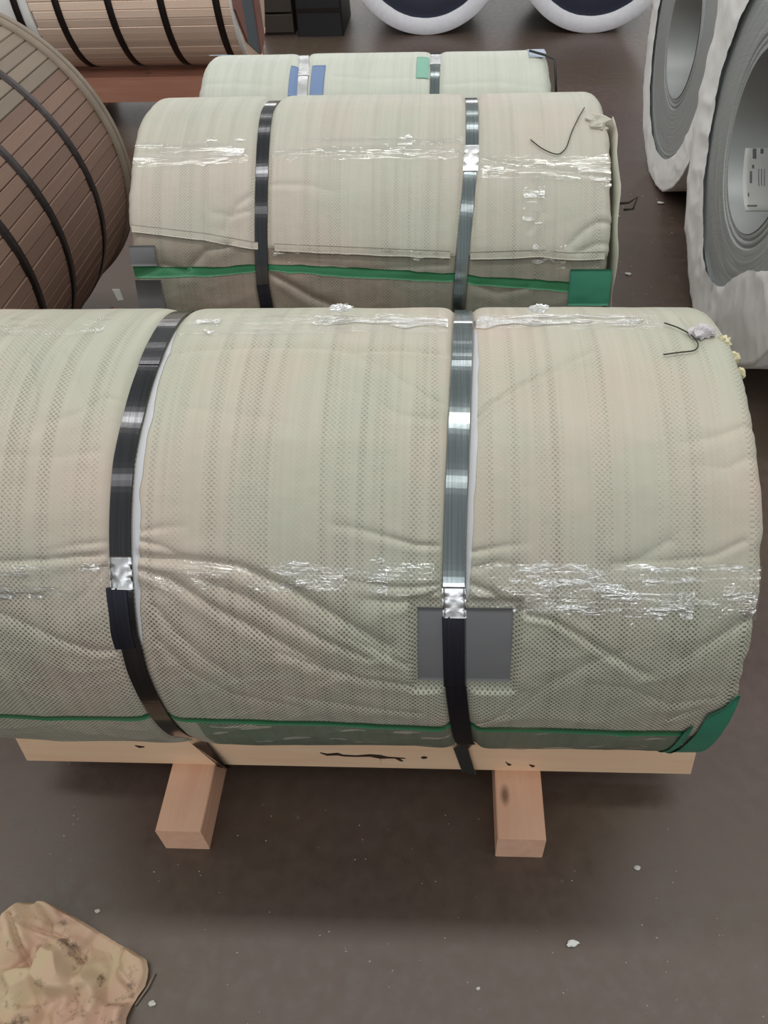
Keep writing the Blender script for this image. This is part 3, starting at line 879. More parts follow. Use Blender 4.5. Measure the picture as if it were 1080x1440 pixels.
c2([(380, 365), (450, 372), (520, 380), (630, 372)], .003, .009, .6, .6)
c2([(665, 400), (700, 412), (740, 405)], .003, .010, .6, .6)
c2([(670, 225), (700, 232), (760, 240), (845, 252)], .003, .008, .7, .8)
c2([(190, 215), (250, 222), (340, 218)], .0025, .010, .7, .8)
c2([(750, 260), (762, 300), (745, 325)], .003, .010, .7, .7)
fpx = [(183, 323), (230, 328), (290, 335), (352, 346), (380, 349), (450, 352), (640, 360), (665, 361), (760, 358), (800, 362), (860, 360)]
fa = sorted([K2.at(u, v) for u, v in fpx])
K2.fold = (np.array([q[0] for q in fa]), np.array([q[1]*K2.R for q in fa]), .005)
R2 = thing('wrapped_coil', (-.18, 2.02, .199), 'middle coil in pale woven sheet standing just behind the nearest coil', 'coil')
K2.build(R2, M['wrap2'], 380, .0042)
_f = K2.fold; K2.fold = None
for _a, _b in ((-.728, -.436), (-.396, .010), (.056, .362)):
    hem = K2.patch('sheet_hem', R2, M['wrap2'], _a, _b, lambda x: (np.interp(x, _f[0], _f[1])-.006+.0015*fbm(x*30, x*0, 6))/K2.R, lambda x: (np.interp(x, _f[0], _f[1])+.010)/K2.R, .0056, nx=110, npn=6, thick=.003)
    hem['label'] = 'crisp lower hem of the upper sheet'
K2.fold = _f
skid(2.02, .39, (-.80, .44), [(-.57, -.48), (.11, .20)], 'timber skid under the middle wrapped coil', None)
t1 = full_strap(K2, R2, 0, M['strap_dark'], -.392, -.392, 2.02-.2345, .0903, .198, .03)
t2 = full_strap(K2, R2, 1, M['strap_blue'], .03, .03, 2.02-.2345, .0903, .198, .03)
t2['label'] = 'blue-grey polished steel strap'
seal(K2, R2, 1, phi_at(K2, 662, 242), phi_at(K2, 663, 205), .034, t2)
K2.ribbon('lower_strap', R2, M['strap_tail'], 0, -.8, phi_at(K2, 370, 400), .03, .0058, n=20)
g_t = px_line(K2, [(178, 374), (300, 376), (352, 372), (380, 371), (500, 376), (640, 384), (670, 388), (800, 396), (860, 396)])
g_b = px_line(K2, [(178, 391), (300, 388), (352, 384), (380, 381), (500, 391), (640, 396), (670, 401), (800, 410), (860, 410)])
for a, b in ((-.735, .365),):
    K2.patch('green_tape', R2, M['tape'], a, b, g_b, g_t, .0010, nx=200, npn=5, thick=.0005, edge=.01)
o = K2.patch('green_patch', R2, M['green_paper'], K2.at(800, 400)[0], .381, phi_at(K2, 830, 428), phi_at(K2, 830, 378), .003, nx=20, npn=14, thick=.0008)
o['label'] = 'teal green square patch at the corner'
o = K2.patch('upper_pad', R2, M['pad'], -.738, K2.at(221, 360)[0], phi_at(K2, 200, 374), phi_at(K2, 200, 346), .006, nx=10, npn=8, thick=.002)
o['label'] = 'lilac-grey square patch'
o = K2.patch('lower_pad', R2, M['pad'], -.735, K2.at(230, 410)[0], -.75, phi_at(K2, 200, 393), .004, nx=10, npn=10, thick=.002)
for (px0, px1, va, vb, m) in ((190, 350, 205, 235, 'film'), (380, 652, 196, 228, 'film'), (670, 855, 222, 256, 'film'), (290, 345, 205, 232, 'film_dense'),
                              (560, 622, 198, 222, 'film_dense'), (735, 765, 268, 318, 'film_dense'), (812, 858, 236, 258, 'film_dense'), (385, 630, 352, 360, 'film_dense'), (748, 795, 345, 372, 'film_dense')):
    a = K2.at(px0, (va+vb)/2)[0]; b = K2.at(px1, (va+vb)/2)[0]
    K2.patch('clear_tape', R2, M[m], a, b, K2.at((px0+px1)/2, vb)[1], K2.at((px0+px1)/2, va)[1], .0012 if m == 'film' else .0025, nx=int(30+(b-a)*250), npn=16, thick=0,
             crinkle=.0006, edge=.03 if m == 'film' else .1)
# stiff lip of the wrap standing off the right end, and the grey flap hanging at the left foot
V = []; nn = 26
for i in range(nn):
    t = -.05+1.45*i/(nn-1)
    for r_, xo in ((.33, .3775), (.386+.002*sin(i*2.1), .3905+.003*sin(i*.9)), (.386+.002*sin(i*2.1), .392+.003*sin(i*.9)), (.33, .379)):
        V.append((xo, 2.02-r_*cos(t), .589+r_*sin(t)))
Fc = [[4*i+q, 4*i+(q+1) % 4, 4*(i+1)+(q+1) % 4, 4*(i+1)+q] for i in range(nn-1) for q in range(4)]+[[0, 3, 2, 1], [4*nn-4, 4*nn-3, 4*nn-2, 4*nn-1]]
o = mesh('end_lip', V, Fc, M['wrap2'], R2, uv=np.array(V)[:, :2])
o['label'] = 'stiff sheet edge standing off the right end'
V = []
for i in range(9):
    z = .50-.50*i/8*.93
    for j in range(6):
        x = -.752-(.05+.03*sin(i*1.3))*(1-j/5.)*(1 if i > 1 else .2)
        V.append((x, 1.70+.04*(j/5.)+.03*sin(i*.8)-.03*(i/8), z))
o = mesh('hanging_flap', V, grid_faces(9, 6), simple('lilac_grey_sheet', (.33, .32, .335), .6), R2, uv=np.array(V)[:, :2])
sm = o.modifiers.new('thick', 'SOLIDIFY'); sm.thickness = .002
o['label'] = 'lilac-grey sheet flap hanging at the left foot'
p = on_plane(165, 414, 1, 1.66); 
q = [(p[0]-.008, 1.66, p[2]+.014), (p[0]+.010, 1.66, p[2]+.014), (p[0]+.011, 1.66, p[2]-.014), (p[0]-.003, 1.66, p[2]-.016)]
lb = mesh('tag_label', q+[(a, b-.001, c) for a, b, c in q], [[0, 1, 2, 3], [7, 6, 5, 4], [0, 4, 5, 1], [1, 5, 6, 2], [2, 6, 7, 3], [3, 7, 4, 0]], M['label'], R2, smooth=False)

# ------------------------------------------------------------------ third coil
K3 = Coil(2.79, .532, .332, -.79, .325, B=.010, seed=11); K3.nz = .9; K3.corner = .045
K3.strap([(428, 75), (428, 100), (425, 135)])
K3.strap([(613, 77), (612, 100), (611, 135)])
K3.crease([(470, 108), (520, 112), (600, 110)], .003, .012, .7, .5)
K3.crease([(290, 120), (330, 118), (380, 122)], .003, .012, .7, .5)
K3.crease([(620, 120), (700, 116), (765, 125)], .003, .012, .7, .5)
R3 = thing('wrapped_coil', (-.23, 2.79, .198), 'smaller whitish wrapped coil with blue pads, rearmost of the wrapped three', 'coil')
K3.build(R3, M['wrap3'], 260, .006)
skid(2.79, .34, (-.83, .38), [(-.58, -.49), (.02, .11)], 'timber skid under the rearmost whitish wrapped coil', None, half=.215)
u1 = full_strap(K3, R3, 0, M['seal'], -.45, -.45, 2.79-.215, .0903, .198, .032)
u2 = full_strap(K3, R3, 1, M['strap_blue'], -.03, -.03, 2.79-.215, .0903, .198, .03)
seal(K3, R3, 0, phi_at(K3, 428, 107), phi_at(K3, 430, 96), .038, u1)
seal(K3, R3, 1, phi_at(K3, 612, 92), phi_at(K3, 613, 78), .036, u2)
for (a, b, pa, pb) in ((407, 419, 137, 96), (437, 456, 137, 96)):
    o = K3.patch('blue_pad', R3, M['blue_pad'], K3.at(a, 115)[0], K3.at(b, 115)[0], phi_at(K3, 428, pa), phi_at(K3, 428, pb), .003, nx=10, npn=12, thick=.002)
K3.patch('green_pad', R3, simple('pale_green_pad', (.22, .46, .36), .6), K3.at(586, 95)[0], K3.at(603, 95)[0], phi_at(K3, 600, 112), phi_at(K3, 600, 84), .003, nx=10, npn=10, thick=.002)
K3.patch('blue_corner', R3, simple('pale_blue_patch', (.35, .50, .62), .6), K3.at(298, 84)[0]-.02, K3.at(322, 80)[0], phi_at(K3, 312, 80), 1.75, .001, nx=10, npn=8, thick=.001)
K3.patch('blue_corner', R3, simple('grey_blue_patch', (.40, .47, .58), .6), K3.at(744, 82)[0], .315, phi_at(K3, 750, 84), 1.9, .002, nx=10, npn=8, thick=.001)
a = [K3.at(u, v) for u, v in ((744, 80), (755, 83), (766, 86), (770, 92))]
tube('black_cord', [(x if i < 3 else .335, 2.79-.356*cos(p), .532+.356*sin(p)) for i, (x, p) in enumerate(a)]+[(.342, 2.66, .80)], .004, M['dark'], R3)

# ------------------------------------------------------------------ batten-clad coils
def arc_ring(name, c, axis, R, h0, h1, m, root, thick=.012, n=96):
    return lathe(name, [(h0, R), (h1, R), (h1, R+thick), (h0, R+thick), (h0, R)], c, axis, m, root, n)


def batten_coil(name, c, axis, R, h0, h1, nb, strap_h, label, mat_fn, base_z, seed):
    """core drum with separate boards laid round it and steel straps over them; c = centre, h = range along the axis"""
    loc = (c[0]+((h0+h1)/2 if axis == 0 else 0), c[1]+((h0+h1)/2 if axis == 1 else 0), base_z)
    r = thing(name, loc, label, 'coil')
    t = .010
    lathe('core', [(h0+.02, .001), (h0+.02, R-t), (h1-.02, R-t), (h1-.02, .001)], c, axis, M['batten_core'], r, 64)
    rg2 = random.Random(seed+1)
    L = h1-h0; w_ = 2*pi*R/nb*.478
    # one board: slightly crowned, chamfered
    sec = [(-w_, -t*.9), (-w_, -.0025), (-w_*.86, 0), (w_*.86, 0), (w_, -.0025), (w_, -t*.9)]
    data = {}
    rng = random.Random(seed)
    for k in range(nb):
        th = 2*pi*(k+.5)/nb
        m = mat_fn(th)
        if m not in data:
            V = []
            for h in (-L/2, L/2):
                for a, b in sec:
                    V.append((h, a, b) if axis == 0 else (a, h, b))
            n = 6
            Fc = [[i, (i+1) % n, n+(i+1) % n, n+i] for i in range(n)]+[list(range(n-1, -1, -1)), list(range(n, 2*n))]
            me = bpy.data.meshes.new('batten'); me.from_pydata(V, [], Fc); me.materials.append(M[m]); me.update()
            data[m] = me
        o = bpy.data.objects.new('batten', data[m]); C.objects.link(o); o.parent = r
        rr = R+rng.uniform(-.0015, .0015)
        # th measured from top, towards -Y (axis X) or +X (axis Y)
        if axis == 0:
            pos = (c[0]+(h0+h1)/2+rng.uniform(-.006, .006), c[1]-rr*sin(th), c[2]+rr*cos(th)); o.rotation_euler = (th, 0, 0)
        else:
            pos = (c[0]+rr*sin(th), c[1]+(h0+h1)/2+rng.uniform(-.006, .006), c[2]+rr*cos(th)); o.rotation_euler = (0, th, 0)
        o.location = (pos[0]-loc[0], pos[1]-loc[1], pos[2]-loc[2])
    for h in strap_h:
        arc_ring('strap', c, axis, R+.0005, h-.018, h+.018, M['strap_far'], r, .0025)
    return r


def m5(th):
    th = (th+pi) % (2*pi)-pi
    return 'batten_grey' if th+.03*sin(th*57) < .84 else 'batten_red'


ps5 = .056
R5 = batten_coil('batten_clad_coil', (-1.73+.13, 0, .589), 1, .489, 1.50, 2.715, 84, (2.40, 2.10, 1.87, 1.60), 'brown coil clad in long wooden battens at left, its end pointing away', m5, .1, 3)
arc_ring('end_rim', (-1.60, 0, .589), 1, .490, 2.66, 2.72, M['batten_grey'], R5, .010)
arc_ring('end_rim', (-1.60, 0, .589), 1, .500, 2.69, 2.70, M['batten_grey'], R5, .003)
s5 = thing('timber_skid', (-1.6, 2.1, 0), 'dark timber bearers under the brown batten-clad coil', 'pallet')
for y in (1.75, 2.45):
    V, Fc = box_vf(-2.0, -1.2, y-.05, y+.05, 0, .094); mesh('bearer', V, Fc, M['redwood'], s5, smooth=False)
for x0, x1, sl in ((-1.98, -1.85, 1), (-1.35, -1.22, -1)):
    for y in (1.75, 2.45):
        hi, lw = .150, .1
        V = [(x0, y-.045, .1), (x1, y-.045, .1), (x1 if sl < 0 else x0, y-.045, hi), (x0, y+.045, .1), (x1, y+.045, .1), (x1 if sl < 0 else x0, y+.045, hi)]
        mesh('wedge', V, [[0, 1, 2], [5, 4, 3], [0, 3, 4, 1], [1, 4, 5, 2], [2, 5, 3, 0]], M['redwood'], s5, smooth=False)

Y6, Z6, R6r = 4.93, .665, .39
R6 = batten_coil('batten_clad_coil', (0, Y6, Z6), 0, R6r, -2.13, -1.075, 60, (-1.99, -1.72, -1.45, -1.168), 'pale pinkish coil clad in wooden battens with four black straps, far left', lambda th: 'batten_pink', .275, 9)
arc_ring('end_rim', (0, Y6, Z6), 0, R6r-.002, -1.10, -1.075, M['paper'], R6, .008)
lathe('end_cap', [(-1.078, R6r+.004), (-1.072, R6r-.004), (-1.072, .001)], (0, Y6, Z6), 0, M['batten_pink'], R6, 80)
lathe('plastic_sleeve', [(-2.14, .30), (-2.14, .392), (-2.16, .397), (-2.55, .397), (-2.60, .37), (-2.6, .02)], (0, Y6, Z6), 0, M['paper'], R6, 80,
      noise=lambda T, h, r: (h, r+.004*fbm(T*6, h*9, 3)))
arc_ring('strap', (0, Y6, Z6), 0, .402, -2.215, -2.18, M['strap_far'], R6, .003)
arc_ring('strap', (0, Y6, Z6), 0, .402, -2.42, -2.385, M['strap_far'], R6, .003)
red = simple('dull_red_board', (.26, .12, .10), .6, noise=.1); gb = simple('grey_blue_panel', (.13, .16, .18), .5, .3)
for nm, u0, u1, mt, dx in (('end_board', 330, 341, red, .012), ('end_panel', 341, 358, gb, .004), ('end_board', 358, 366, red, .012)):
    ya = on_plane(u0, 25, 0, -1.07)[1]; yb_ = on_plane(u1, 25, 0, -1.07)[1]
    ya, yb_ = min(ya, yb_), max(ya, yb_)
    V = []
    for xo in (-1.0715, -1.0715+dx):
        for y in (ya, yb_):
            h = sqrt(max((R6r-.03)**2-(y-Y6)**2, .001))
            V += [(xo, y, Z6-h), (xo, y, Z6+h)]
    mesh(nm, V, [[0, 1, 3, 2], [4, 6, 7, 5], [0, 2, 6, 4], [1, 5, 7, 3], [0, 4, 5, 1], [2, 3, 7, 6]], mt, R6, smooth=False)
s6 = thing('timber_skid', (-1.7, Y6, 0), 'reddish plank skid under the pale pinkish batten-clad coil', 'pallet')
for sgn in (-1, 1):
    yo = Y6+sgn*.27; yi = Y6+sgn*.14
    V = [(x, y, z) for x in (-2.35, -1.10) for y, z in ((yo, .15), (yo, .275), (yi, .282), (yi, .15))]
    Fc = [[0, 1, 5, 4], [1, 2, 6, 5], [2, 3, 7, 6], [3, 0, 4, 7], [3, 2, 1, 0], [4, 5, 6, 7]]
    mesh('plank', V, Fc if sgn < 0 else [f[::-1] for f in Fc], M['redwood'], s6, smooth=False)
for x in (-2.15, -1.35):
    V, Fc = box_vf(x-.05, x+.05, Y6-.34, Y6+.34, 0, .15); mesh('runner', V, Fc, M['redwood'], s6, smooth=False)


# ------------------------------------------------------------------ steel coils at right, faces turned to the aisle
def steel_coil(Xf, Yc, R, Rg, Rb, length, label, seed, lipfn, bulge=.012):
    r = thing('steel_coil', (Xf+length/2, Yc, 0), label, 'coil')
    Zc = R+.006
    c = (Xf, Yc, Zc)
    rng = np.random.RandomState(seed)
    # wound face: strip edges standing slightly in and out
    rs = np.linspace(Rb, R-.02, 110); hs = rng.uniform(-.0006, .0006, 110)
    for q in (5, 11): hs[q:q+2] += .006
    hs[70:72] -= .003
    prof = [(length, R-.02)]+[(length-.0, Rb)]+[]
    face = [(h, r_) for h, r_ in zip(hs, rs)]
    f = lathe('winding', face+[(.01, R-.021), (length, R-.021), (length, Rb)], c, 0, M['lam'], r, 180,
              noise=lambda T, h, rr: (h+np.where(h < .1, (.0015 if seed == 8 else .0025)*fbm(T*1.5, rr*30, seed), 0), rr))
    lathe('bore_liner', [(-.002, Rb), (0, Rb-.003), (length-.05, Rb-.003)], c, 0, M['bore'], r, 140)
    lathe('bore_back', [(length-.05, Rb), (length-.05, .001)], c, 0, M['bore'], r, 64)
    # crumpled paper sleeve with its lip folded on to the face
    nl = 16
    prof = [(-.006, 0.0)]*0
    tt = np.linspace(0, 1, nl)
    P = [(-.012-.004*sin(pi*t), t) for t in tt]                      # t -> radius between lip and rim, set in noise()
    P += [(-.010+.02*(1-cos(a)), 1+.0*a) for a in np.linspace(.2, pi/2, 5)]
    P += [(x, 2.0) for x in np.linspace(.03, length, 34)]

    def nz(T, h, q):
        lip = lipfn(T); rim = R+.004+.010*fbm(np.cos(T)*3, np.sin(T)*3, seed+2)
        rad = np.where(q <= 1, lip+(rim-lip)*np.clip(q, 0, 1), rim)
        rad = rad+np.where(q > 1, bulge*.5*fbm(T*6, h*9, seed+5), bulge*.25*fbm(T*9, q*3, seed+6))
        hh = h+np.where(q <= 1, -bulge*(ridged(T*5, q*1.5, seed+7)-.4), 0)
        rad = np.minimum(rad, (R+.006)/np.maximum(np.cos(T), .3))
        return hh, rad
    pw = lathe('paper_wrap', P, c, 0, M['paper'], r, 260, noise=nz)
    return r, c


def lip4(T):
    T = (T+pi) % (2*pi)-pi
    base = .478+.008*fbm(np.cos(T)*6, np.sin(T)*6, 4)
    return base-.10*np.exp(-((T-.62)/.42)**2)+.03*np.exp(-((T+.3)/.3)**2)


R4, c4 = steel_coil(.966, 2.528, .683, .482, .265, 1.05, 'nearer right-hand bare steel coil with torn white paper wrap and a label inside its bore', 4, lip4, .013)
R7, c7 = steel_coil(1.03, 3.903,   .628, .50, .25, 1.0, 'farther right-hand steel coil with smooth grey face and neat white paper rim', 8,
                    lambda T: .497+.006*fbm(np.cos(T)*9, np.sin(T)*9, 2), .008)


# label on the inner wall of the bore
def in_bore(u, v):
    d = ray(u, v); c = np.array([c4[1], c4[2]]); rr = .262; dy = d[1:]; oc = O[1:]-c
    A = dy@dy; B = oc@dy; D = B*B-A*(oc@oc-rr*rr)
    p = O+(-B+sqrt(max(D, 0)))/A*d
    return p[0], atan2(p[1]-c[0], p[2]-c[1])


def bore_quad(name, u0, u1, v0, v1, m, off, parent):
    a = in_bore(u0, v0); b = in_bore(u1, v0); c = in_bore(u1, v1); d = in_bore(u0, v1)
    V = []; n = 8
    for i in range(n):
        for j in range(n):
            s, t = i/(n-1), j/(n-1)
            x = (a[0]*(1-s)+b[0]*s)*(1-t)+(d[0]*(1-s)+c[0]*s)*t
            p = (a[1]*(1-s)+b[1]*s)*(1-t)+(d[1]*(1-s)+c[1]*s)*t
            V.append((x, c4[1]+(.262-off)*sin(p), c4[2]+(.262-off)*cos(p)))
    o = mesh(name, V, grid_faces(n, n), m, None)
    o.data.transform(Matrix.Translation(-Vector(R4['o'])))
    o.parent = parent
    sm = o.modifiers.new('thick', 'SOLIDIFY'); sm.thickness = .0006
    return o


lab = bore_quad('label_sheet', 1048, 1100, 208, 297, M['label'], .0012, R4)
lab['label'] = 'white printed label stuck inside the bore'
for q in ((1058, 1063, 209, 223), (1069, 1073, 209, 216), (1057, 1060, 232, 237), (1054, 1057, 241, 258), (1051, 1053, 272, 277), (1050, 1064, 289, 291.5),
          (1066, 1067, 238, 262), (1070, 1071, 238, 262), (1074, 1075, 238, 262)):
    bore_quad('print', *q, M['ink'], .0026, lab)


# ------------------------------------------------------------------ far coils with white end rings
def ring_coil(X, Y, R, label, L=1.2, rim=True, group=None):
    r = thing('ring_end_coil', (X, Y+L/2, 0), label, 'coil', group)
    c = (X, Y, R+.001)
    lathe('body', [(.03, R-.012), (L, R-.012), (L, .12), (.3, .12), (.3, .001)], c, 1, M['dark'], r, 96)
    lathe('end_disc', [(.034, R-.02), (.03, R-.1), (.03, .13), (.06, .12), (.3, .12)], c, 1, M['navy'] if rim else M['dark'], r, 96)
    if rim:
        lathe('edge_ring', [(.04, R-.101), (-.002, R-.1), (-.004, R-.098), (-.004, R-.003), (-.001, R), (.10, R), (.10, R-.02)], c, 1, M['rim'], r, 128,
              noise=lambda T, h, q: (h, q+.0025*fbm(np.cos(T)*9, np.sin(T)*9, 5)*(q < R-.05)))
    return r


ring_coil(-.155, 6.45, .58, 'far coil with white end ring around a navy disc, left of the two')
ring_coil(1.025, 6.42, .58, 'far coil with scuffed white end ring around a navy disc, right of the two')
V, Fc = [], []
filler = thing('dark_filler', (-.93, 6.75, 0), 'added dark charcoal bale in the far shade left of the white-ringed coils', 'filler')  # dark block added to deepen the shade on the far floor
vb = []
for i in range(9):
    a = i/8*pi
    vb.append((-.93-.17*math.copysign(abs(cos(a))**.5, cos(a)), .50*abs(sin(a))**.6))
for y in (6.46, 6.48, 7.05): V += [(x if y > 6.47 else -.93+(x+.93)*.93, y, z*(1 if y > 6.47 else .95)) for x, z in vb]
Fc = [[k*9+i, k*9+i+1, (k+1)*9+i+1, (k+1)*9+i] for k in (0, 1) for i in range(8)]+[list(range(8, -1, -1)), list(range(18, 27))]
mesh('filler_body', V, Fc, M['dark'], filler, smooth=False)
for z in (.16, .33): mesh('band', [(x, y, zz) for y in (6.452, 6.46) for x in (-1.09, -.77) for zz in (z, z+.02)], [[0, 1, 3, 2], [4, 6, 7, 5], [0, 2, 6, 4], [1, 5, 7, 3], [0, 4, 5, 1], [2, 3, 7, 6]], M['strap_far'], filler, smooth=False)


# the dark crate beyond the pinkish coil
cr_ = thing('dark_crate', (-1.245, 6.75, 0), 'dark brown slatted crate in the far shade beyond the rearmost wrapped coil', 'crate')
for i in range(4):
    z = .02+i*.13
    V, Fc = box_vf(-1.36, -1.13, 6.50, 6.52, z, z+.115); mesh('slat', V, Fc, simple('dark_brown_board', (.05, .04, .032), .7) if i == 0 else bpy.data.materials['dark_brown_board'], cr_, smooth=False)
for x in (-1.36, -1.16):
    V = [(a, b, c) for c in (0, .54) for a, b in ((x, 6.52), (x+.03, 6.52), (x+.03, 6.95), (x, 6.95))]
    mesh('side', V, [[3, 2, 1, 0], [4, 5, 6, 7], [0, 1, 5, 4], [1, 2, 6, 5], [2, 3, 7, 6], [3, 0, 4, 7]], bpy.data.materials['dark_brown_board'], cr_, smooth=False)
V, Fc = box_vf(-1.36, -1.13, 6.95, 6.97, 0, .54); mesh('back', V, Fc, bpy.data.materials['dark_brown_board'], cr_, smooth=False)

# ------------------------------------------------------------------ wires and scraps
def lie(K, px, r, off=.002):
    pts = []
    a = [K.at(u, v, K.R+K.B+.001) for u, v in px]
    X = np.array([q[0] for q in a]); Pp = np.array([q[1] for q in a])
    t = np.linspace(0, len(a)-1, len(a)*6)
    X = np.interp(t, range(len(a)), X); Pp = np.interp(t, range(len(a)), Pp)
    k = np.ones(5)/5
    Xs = np.convolve(np.pad(X, 2, 'edge'), k, 'valid'); Ps = np.convolve(np.pad(Pp, 2, 'edge'), k, 'valid')
    R_ = K.surf(Xs, Ps)+off
    R_ = R_+.0025
    return [(x, K.Yc-rr*cos(p), K.Zc+rr*sin(p)) for x, p, rr in zip(Xs, Ps, R_)]


def whole(o, label, cat, group=None):
    """make a mesh-only thing stand at its own centre"""
    me = o.data; c = np.mean([v.co[:] for v in me.vertices], 0); zmin = min(v.co.z for v in me.vertices)
    me.transform(Matrix.Translation((-c[0], -c[1], -zmin))); o.location = (c[0], c[1], zmin)
    return tag(o, label, cat, group)


whole(tube('loose_wire', lie(K1, [(932, 456), (952, 463), (972, 474), (981, 484), (981, 491), (975, 496), (955, 498), (930, 501)], .001), .0011, M['wire']),
      'thin dark hooked wire lying on the top right of the nearest coil', 'wire')
whole(tube('loose_wire', lie(K2, [(744, 199), (760, 212), (775, 219), (786, 221), (796, 212), (803, 190), (812, 172), (822, 155)], .001), .0013, M['wire']),
      'thin dark wire bent in a tick shape on the middle coil', 'wire')
whole(tube('wire_stub', [(.392, 1.78, .84), (.42, 1.775, .845), (.437, 1.77, .86), (.430, 1.765, .835), (.41, 1.77, .83)], .003, M['wire']),
      'short black bent wire end sticking out from the right end of the middle coil', 'wire')


def scrap(u, v, Y, size, m, seed, label, cat, z=None, name='plastic_scrap'):
    p = on_plane(u, v, 1, Y)
    c = (p[0], p[1], p[2])
    return whole(lump(name, c, size, m, seed, None, 8, .9), label, cat)


for (u, v, sz, sd, m, lb_) in ((480, 434, (.017, .009, .005), 3, 'plastic', 'small clear crumpled film end on the crown of the nearest coil, midway'),
                              (757, 435, (.016, .008, .006), 5, 'plastic', 'small clear film tuft on the crown of the nearest coil right of the steel strap')):
    x, ph = K1.at(u, v+4, .402)
    whole(lump('film_tuft', (x, K1.Yc-.408*cos(ph), K1.Zc+.408*sin(ph)), sz, M[m], sd, None, 8, .9), lb_, 'plastic')
x, ph = K1.at(958, 440, .402)
whole(lump('plastic_knot', (.385, K1.Yc+.03, K1.Zc+.398), (.020, .014, .009), simple('lilac_white_plastic', (.58, .55, .58), .35, bump=.6, bscale=120), 7, None, 9, .9), 'lilac-white twisted plastic knot at the top right corner of the nearest coil', 'plastic')
for i, (dx, dy, dz, s) in enumerate(((.418, .02, .385, .011), (.428, -.005, .375, .009), (.433, -.03, .365, .008))):
    o = lump('foam_crumb', (dx, K1.Yc+dy, K1.Zc+dz), (s, s, s), M['foam'], 20+i, None, 7, .9)
    whole(o, ('largest yellow foam crumb, highest of three at the right corner of the nearest coil', 'middle of three yellow foam crumbs at the right corner of the nearest coil', 'lowest and smallest of three yellow foam crumbs at the right corner of the nearest coil')[i], 'foam', 'yellow foam crumbs at the coil corner')
o = lump('corner_tuft', (.345, 1.93, .965), (.038, .035, .016), M['wrap2'], 12, R2, 10, .8)
o['label'] = 'crumpled sheet folded over the top right corner'


# crumpled paper on the floor, lower left
out = [(-30, 1390), (-10, 1335), (8, 1290), (30, 1272), (68, 1270), (92, 1282), (125, 1300), (165, 1324), (205, 1348), (208, 1362), (202, 1385), (186, 1408), (176, 1432), (172, 1470), (140, 1520), (60, 1540), (-20, 1500), (-40, 1440)]
W = np.array([on_plane(u, v, 2, .018)[:2] for u, v in out]); cw = W.mean(0)
ang = np.arctan2(W[:, 1]-cw[1], W[:, 0]-cw[0]); rad = np.hypot(*(W-cw).T); od = np.argsort(ang); ang, rad = ang[od], rad[od]
nt_, nr = 220, 64
TH = np.linspace(-pi, pi, nt_, endpoint=False)
RB = np.zeros(nt_)
Wr = W[od]-cw
for i, t in enumerate(TH):
    dv = np.array([cos(t), sin(t)])
    for k in range(len(Wr)):
        p, q = Wr[k], Wr[(k+1) % len(Wr)]
        A_ = np.array([[dv[0], p[0]-q[0]], [dv[1], p[1]-q[1]]])
        if abs(np.linalg.det(A_)) < 1e-9: continue
        a_, b_ = np.linalg.solve(A_, p)
        if a_ > 0 and -1e-6 <= b_ <= 1+1e-6: RB[i] = max(RB[i], a_)
RB = RB*(1+.012*fbm(TH*9, TH*0, 2))
Q = np.linspace(0.01, 1, nr)
RR = RB[:, None]*Q[None, :]
X = cw[0]+RR*np.cos(TH)[:, None]; Y = cw[1]+RR*np.sin(TH)[:, None]
# faceted crumple: folded cells with sharp ridges
rng = np.random.RandomState(5)
def facets(n, slope, seed, base, var):
    rg = np.random.RandomState(seed); cx_ = rg.uniform(-.2, .2, n)+cw[0]; cy_ = rg.uniform(-.17, .17, n)+cw[1]
    D = np.stack([np.hypot(X-cx_[i], Y-cy_[i]) for i in range(n)], 0); k = D.argmin(0)
    sx, sy, h0 = rg.uniform(-slope, slope, n), rg.uniform(-slope, slope, n), rg.uniform(0, var, n)
    wgt = np.exp(-(D-D.min(0))/.006)
    pl_ = np.stack([h0[i]+sx[i]*(X-cx_[i])+sy[i]*(Y-cy_[i]) for i in range(n)], 0)
    return base+(pl_*wgt).sum(0)/wgt.sum(0)
Zp = facets(16, .5, 5, .022, .024)+facets(70, .8, 6, 0, .007)+.0022*fbm(X*40, Y*40, 3)
fl_ = crease_field(X, Y, [([tuple(on_plane(u, v, 2, .02)[:2]) for u, v in q], a_, w_, 1, .7) for q, a_, w_ in (
    ([(22, 1290), (30, 1330), (42, 1362)], .014, .005), ([(28, 1300), (62, 1310), (95, 1322), (118, 1350)], .009, .005),
    ([(55, 1330), (52, 1380), (58, 1415)], .008, .004), ([(0, 1378), (30, 1355), (42, 1340)], .007, .004),
    ([(152, 1330), (165, 1355), (186, 1378)], .006, .004), ([(66, 1280), (64, 1310)], .007, .004))])
Zp = Zp+fl_
Zp = np.clip(Zp, .006, .06)*(1-.5*sstep(.93, 1.0, Q)[None, :])
Vt = np.stack([X, Y, Zp], -1).reshape(-1, 3)
Vu = np.stack([X*.0+cw[0]+(X-cw[0])*.97, cw[1]+(Y-cw[1])*.97, Zp*0+.0005], -1).reshape(-1, 3)[nr-1::nr]
Fc = grid_faces(nt_, nr, True).tolist(); n0 = len(Vt)
for i in range(nt_):
    j = (i+1) % nt_; Fc.append([i*nr+nr-1, j*nr+nr-1, n0+j, n0+i])
Fc.append([n0+i for i in range(nt_)]); Fc.append([i*nr for i in range(nt_)][::-1])
o = mesh('crumpled_paper', np.r_[Vt, Vu], Fc, M['kraft'], smooth=True)

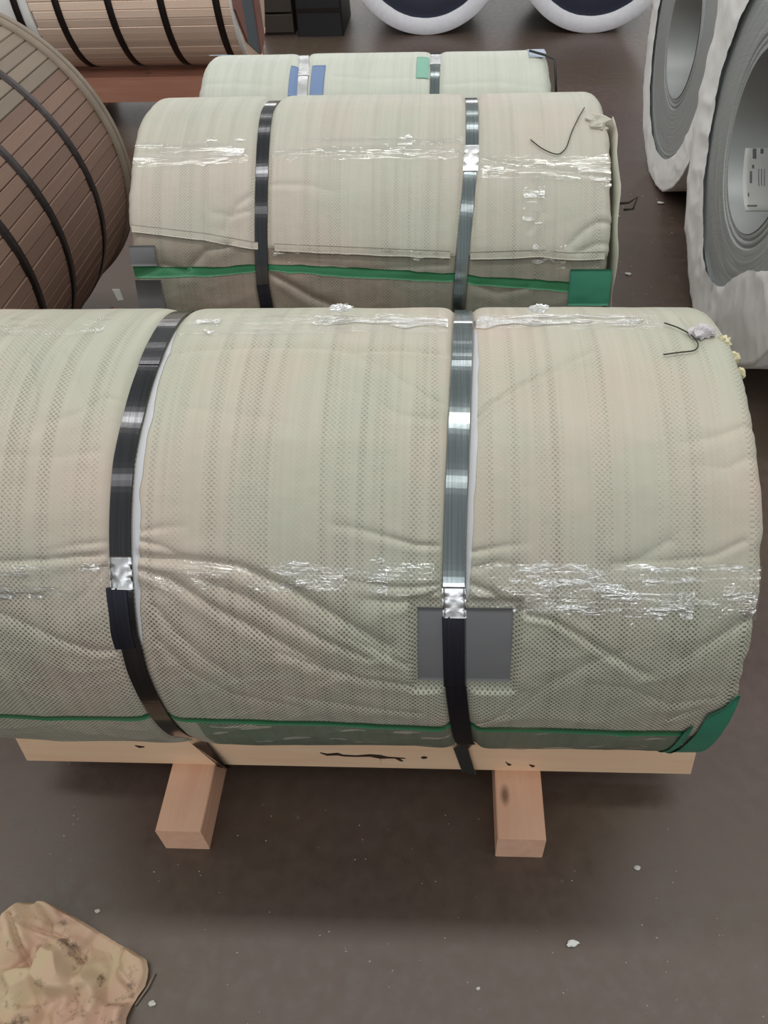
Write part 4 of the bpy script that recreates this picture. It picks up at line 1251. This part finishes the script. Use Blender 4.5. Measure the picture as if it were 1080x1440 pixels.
whole(o, 'crumpled dirty tan paper sheet lying on the floor at the lower left', 'paper')
o = thing('dry_straw', tuple(on_plane(205, 1390, 2, 0)[:2])+(0,), 'thin dark stalk on the floor along the right edge of the tan paper', 'stalk')
tube('stalk', [on_plane(218, 1368, 2, .004), on_plane(208, 1388, 2, .005), on_plane(190, 1414, 2, .003)], .002, M['batten_grey'], o)

o = lump('paper_crumb', on_plane(805, 1327, 2, .004), (.011, .006, .005), M['label'], 31, None, 7, .9)
whole(o, 'largest white crumb on the floor in front of the right-hand runner', 'crumb')
for i, (u, v, s, lb_) in enumerate(((60+77, 1281, .004, 'small white chip on the floor just above the tan paper'), (214, 1411, .005, 'pale smear-like chip on the floor right of the tan paper'),
                                   (672, 1390, .003, 'grey-brown chip on the floor near the bottom edge, right of centre'), (897, 1220, .005, 'pale translucent fleck on the floor right of the right-hand runner'),
                                   (883, 389-4, .010, 'white fleck on the aisle floor between the middle coil and the near steel coil'), (866, 304, .013, 'bright fleck on the floor against the right end of the middle coil'),
                                   (929, 285, .012, 'small pale fleck on the floor below the far steel coil'))):
    o = lump('chip', on_plane(u, v, 2, s*.4), (s*1.3, s*.9, s*.4), M['grit'], 40+i, None, 5, .9)
    whole(o, lb_, 'chip')
# fine grit
rng = np.random.RandomState(2); V = []; Fc = []
for i in range(170):
    u = rng.uniform(0, 1080); v = rng.uniform(1090, 1440) if i < 110 else rng.uniform(150, 430)
    if i >= 110: u = rng.uniform(870, 960)
    p = on_plane(u, v, 2, 0)
    if (u < 260 and v > 1240) or (-.62 < p[0] < -.44 and p[1] > .58) or (.08 < p[0] < .24 and p[1] > .58 and p[1] < 1.5) or p[1] > .7 and i < 110: continue
    s = rng.uniform(.0007, .0018)*(1 if i < 110 else 1.8); b = len(V)
    a = rng.uniform(0, 6)
    for q in range(3): V.append((p[0]+s*cos(a+q*2.1)*rng.uniform(.6, 2), p[1]+s*sin(a+q*2.1), .0002))
    V.append((p[0], p[1], s))
    Fc += [[b, b+1, b+3], [b+1, b+2, b+3], [b+2, b, b+3], [b+2, b+1, b]]
o = mesh('floor_grit', V, Fc, M['grit'], smooth=False)
tag(o, 'fine pale grit scattered over the dark floor', 'grit', kind='stuff')
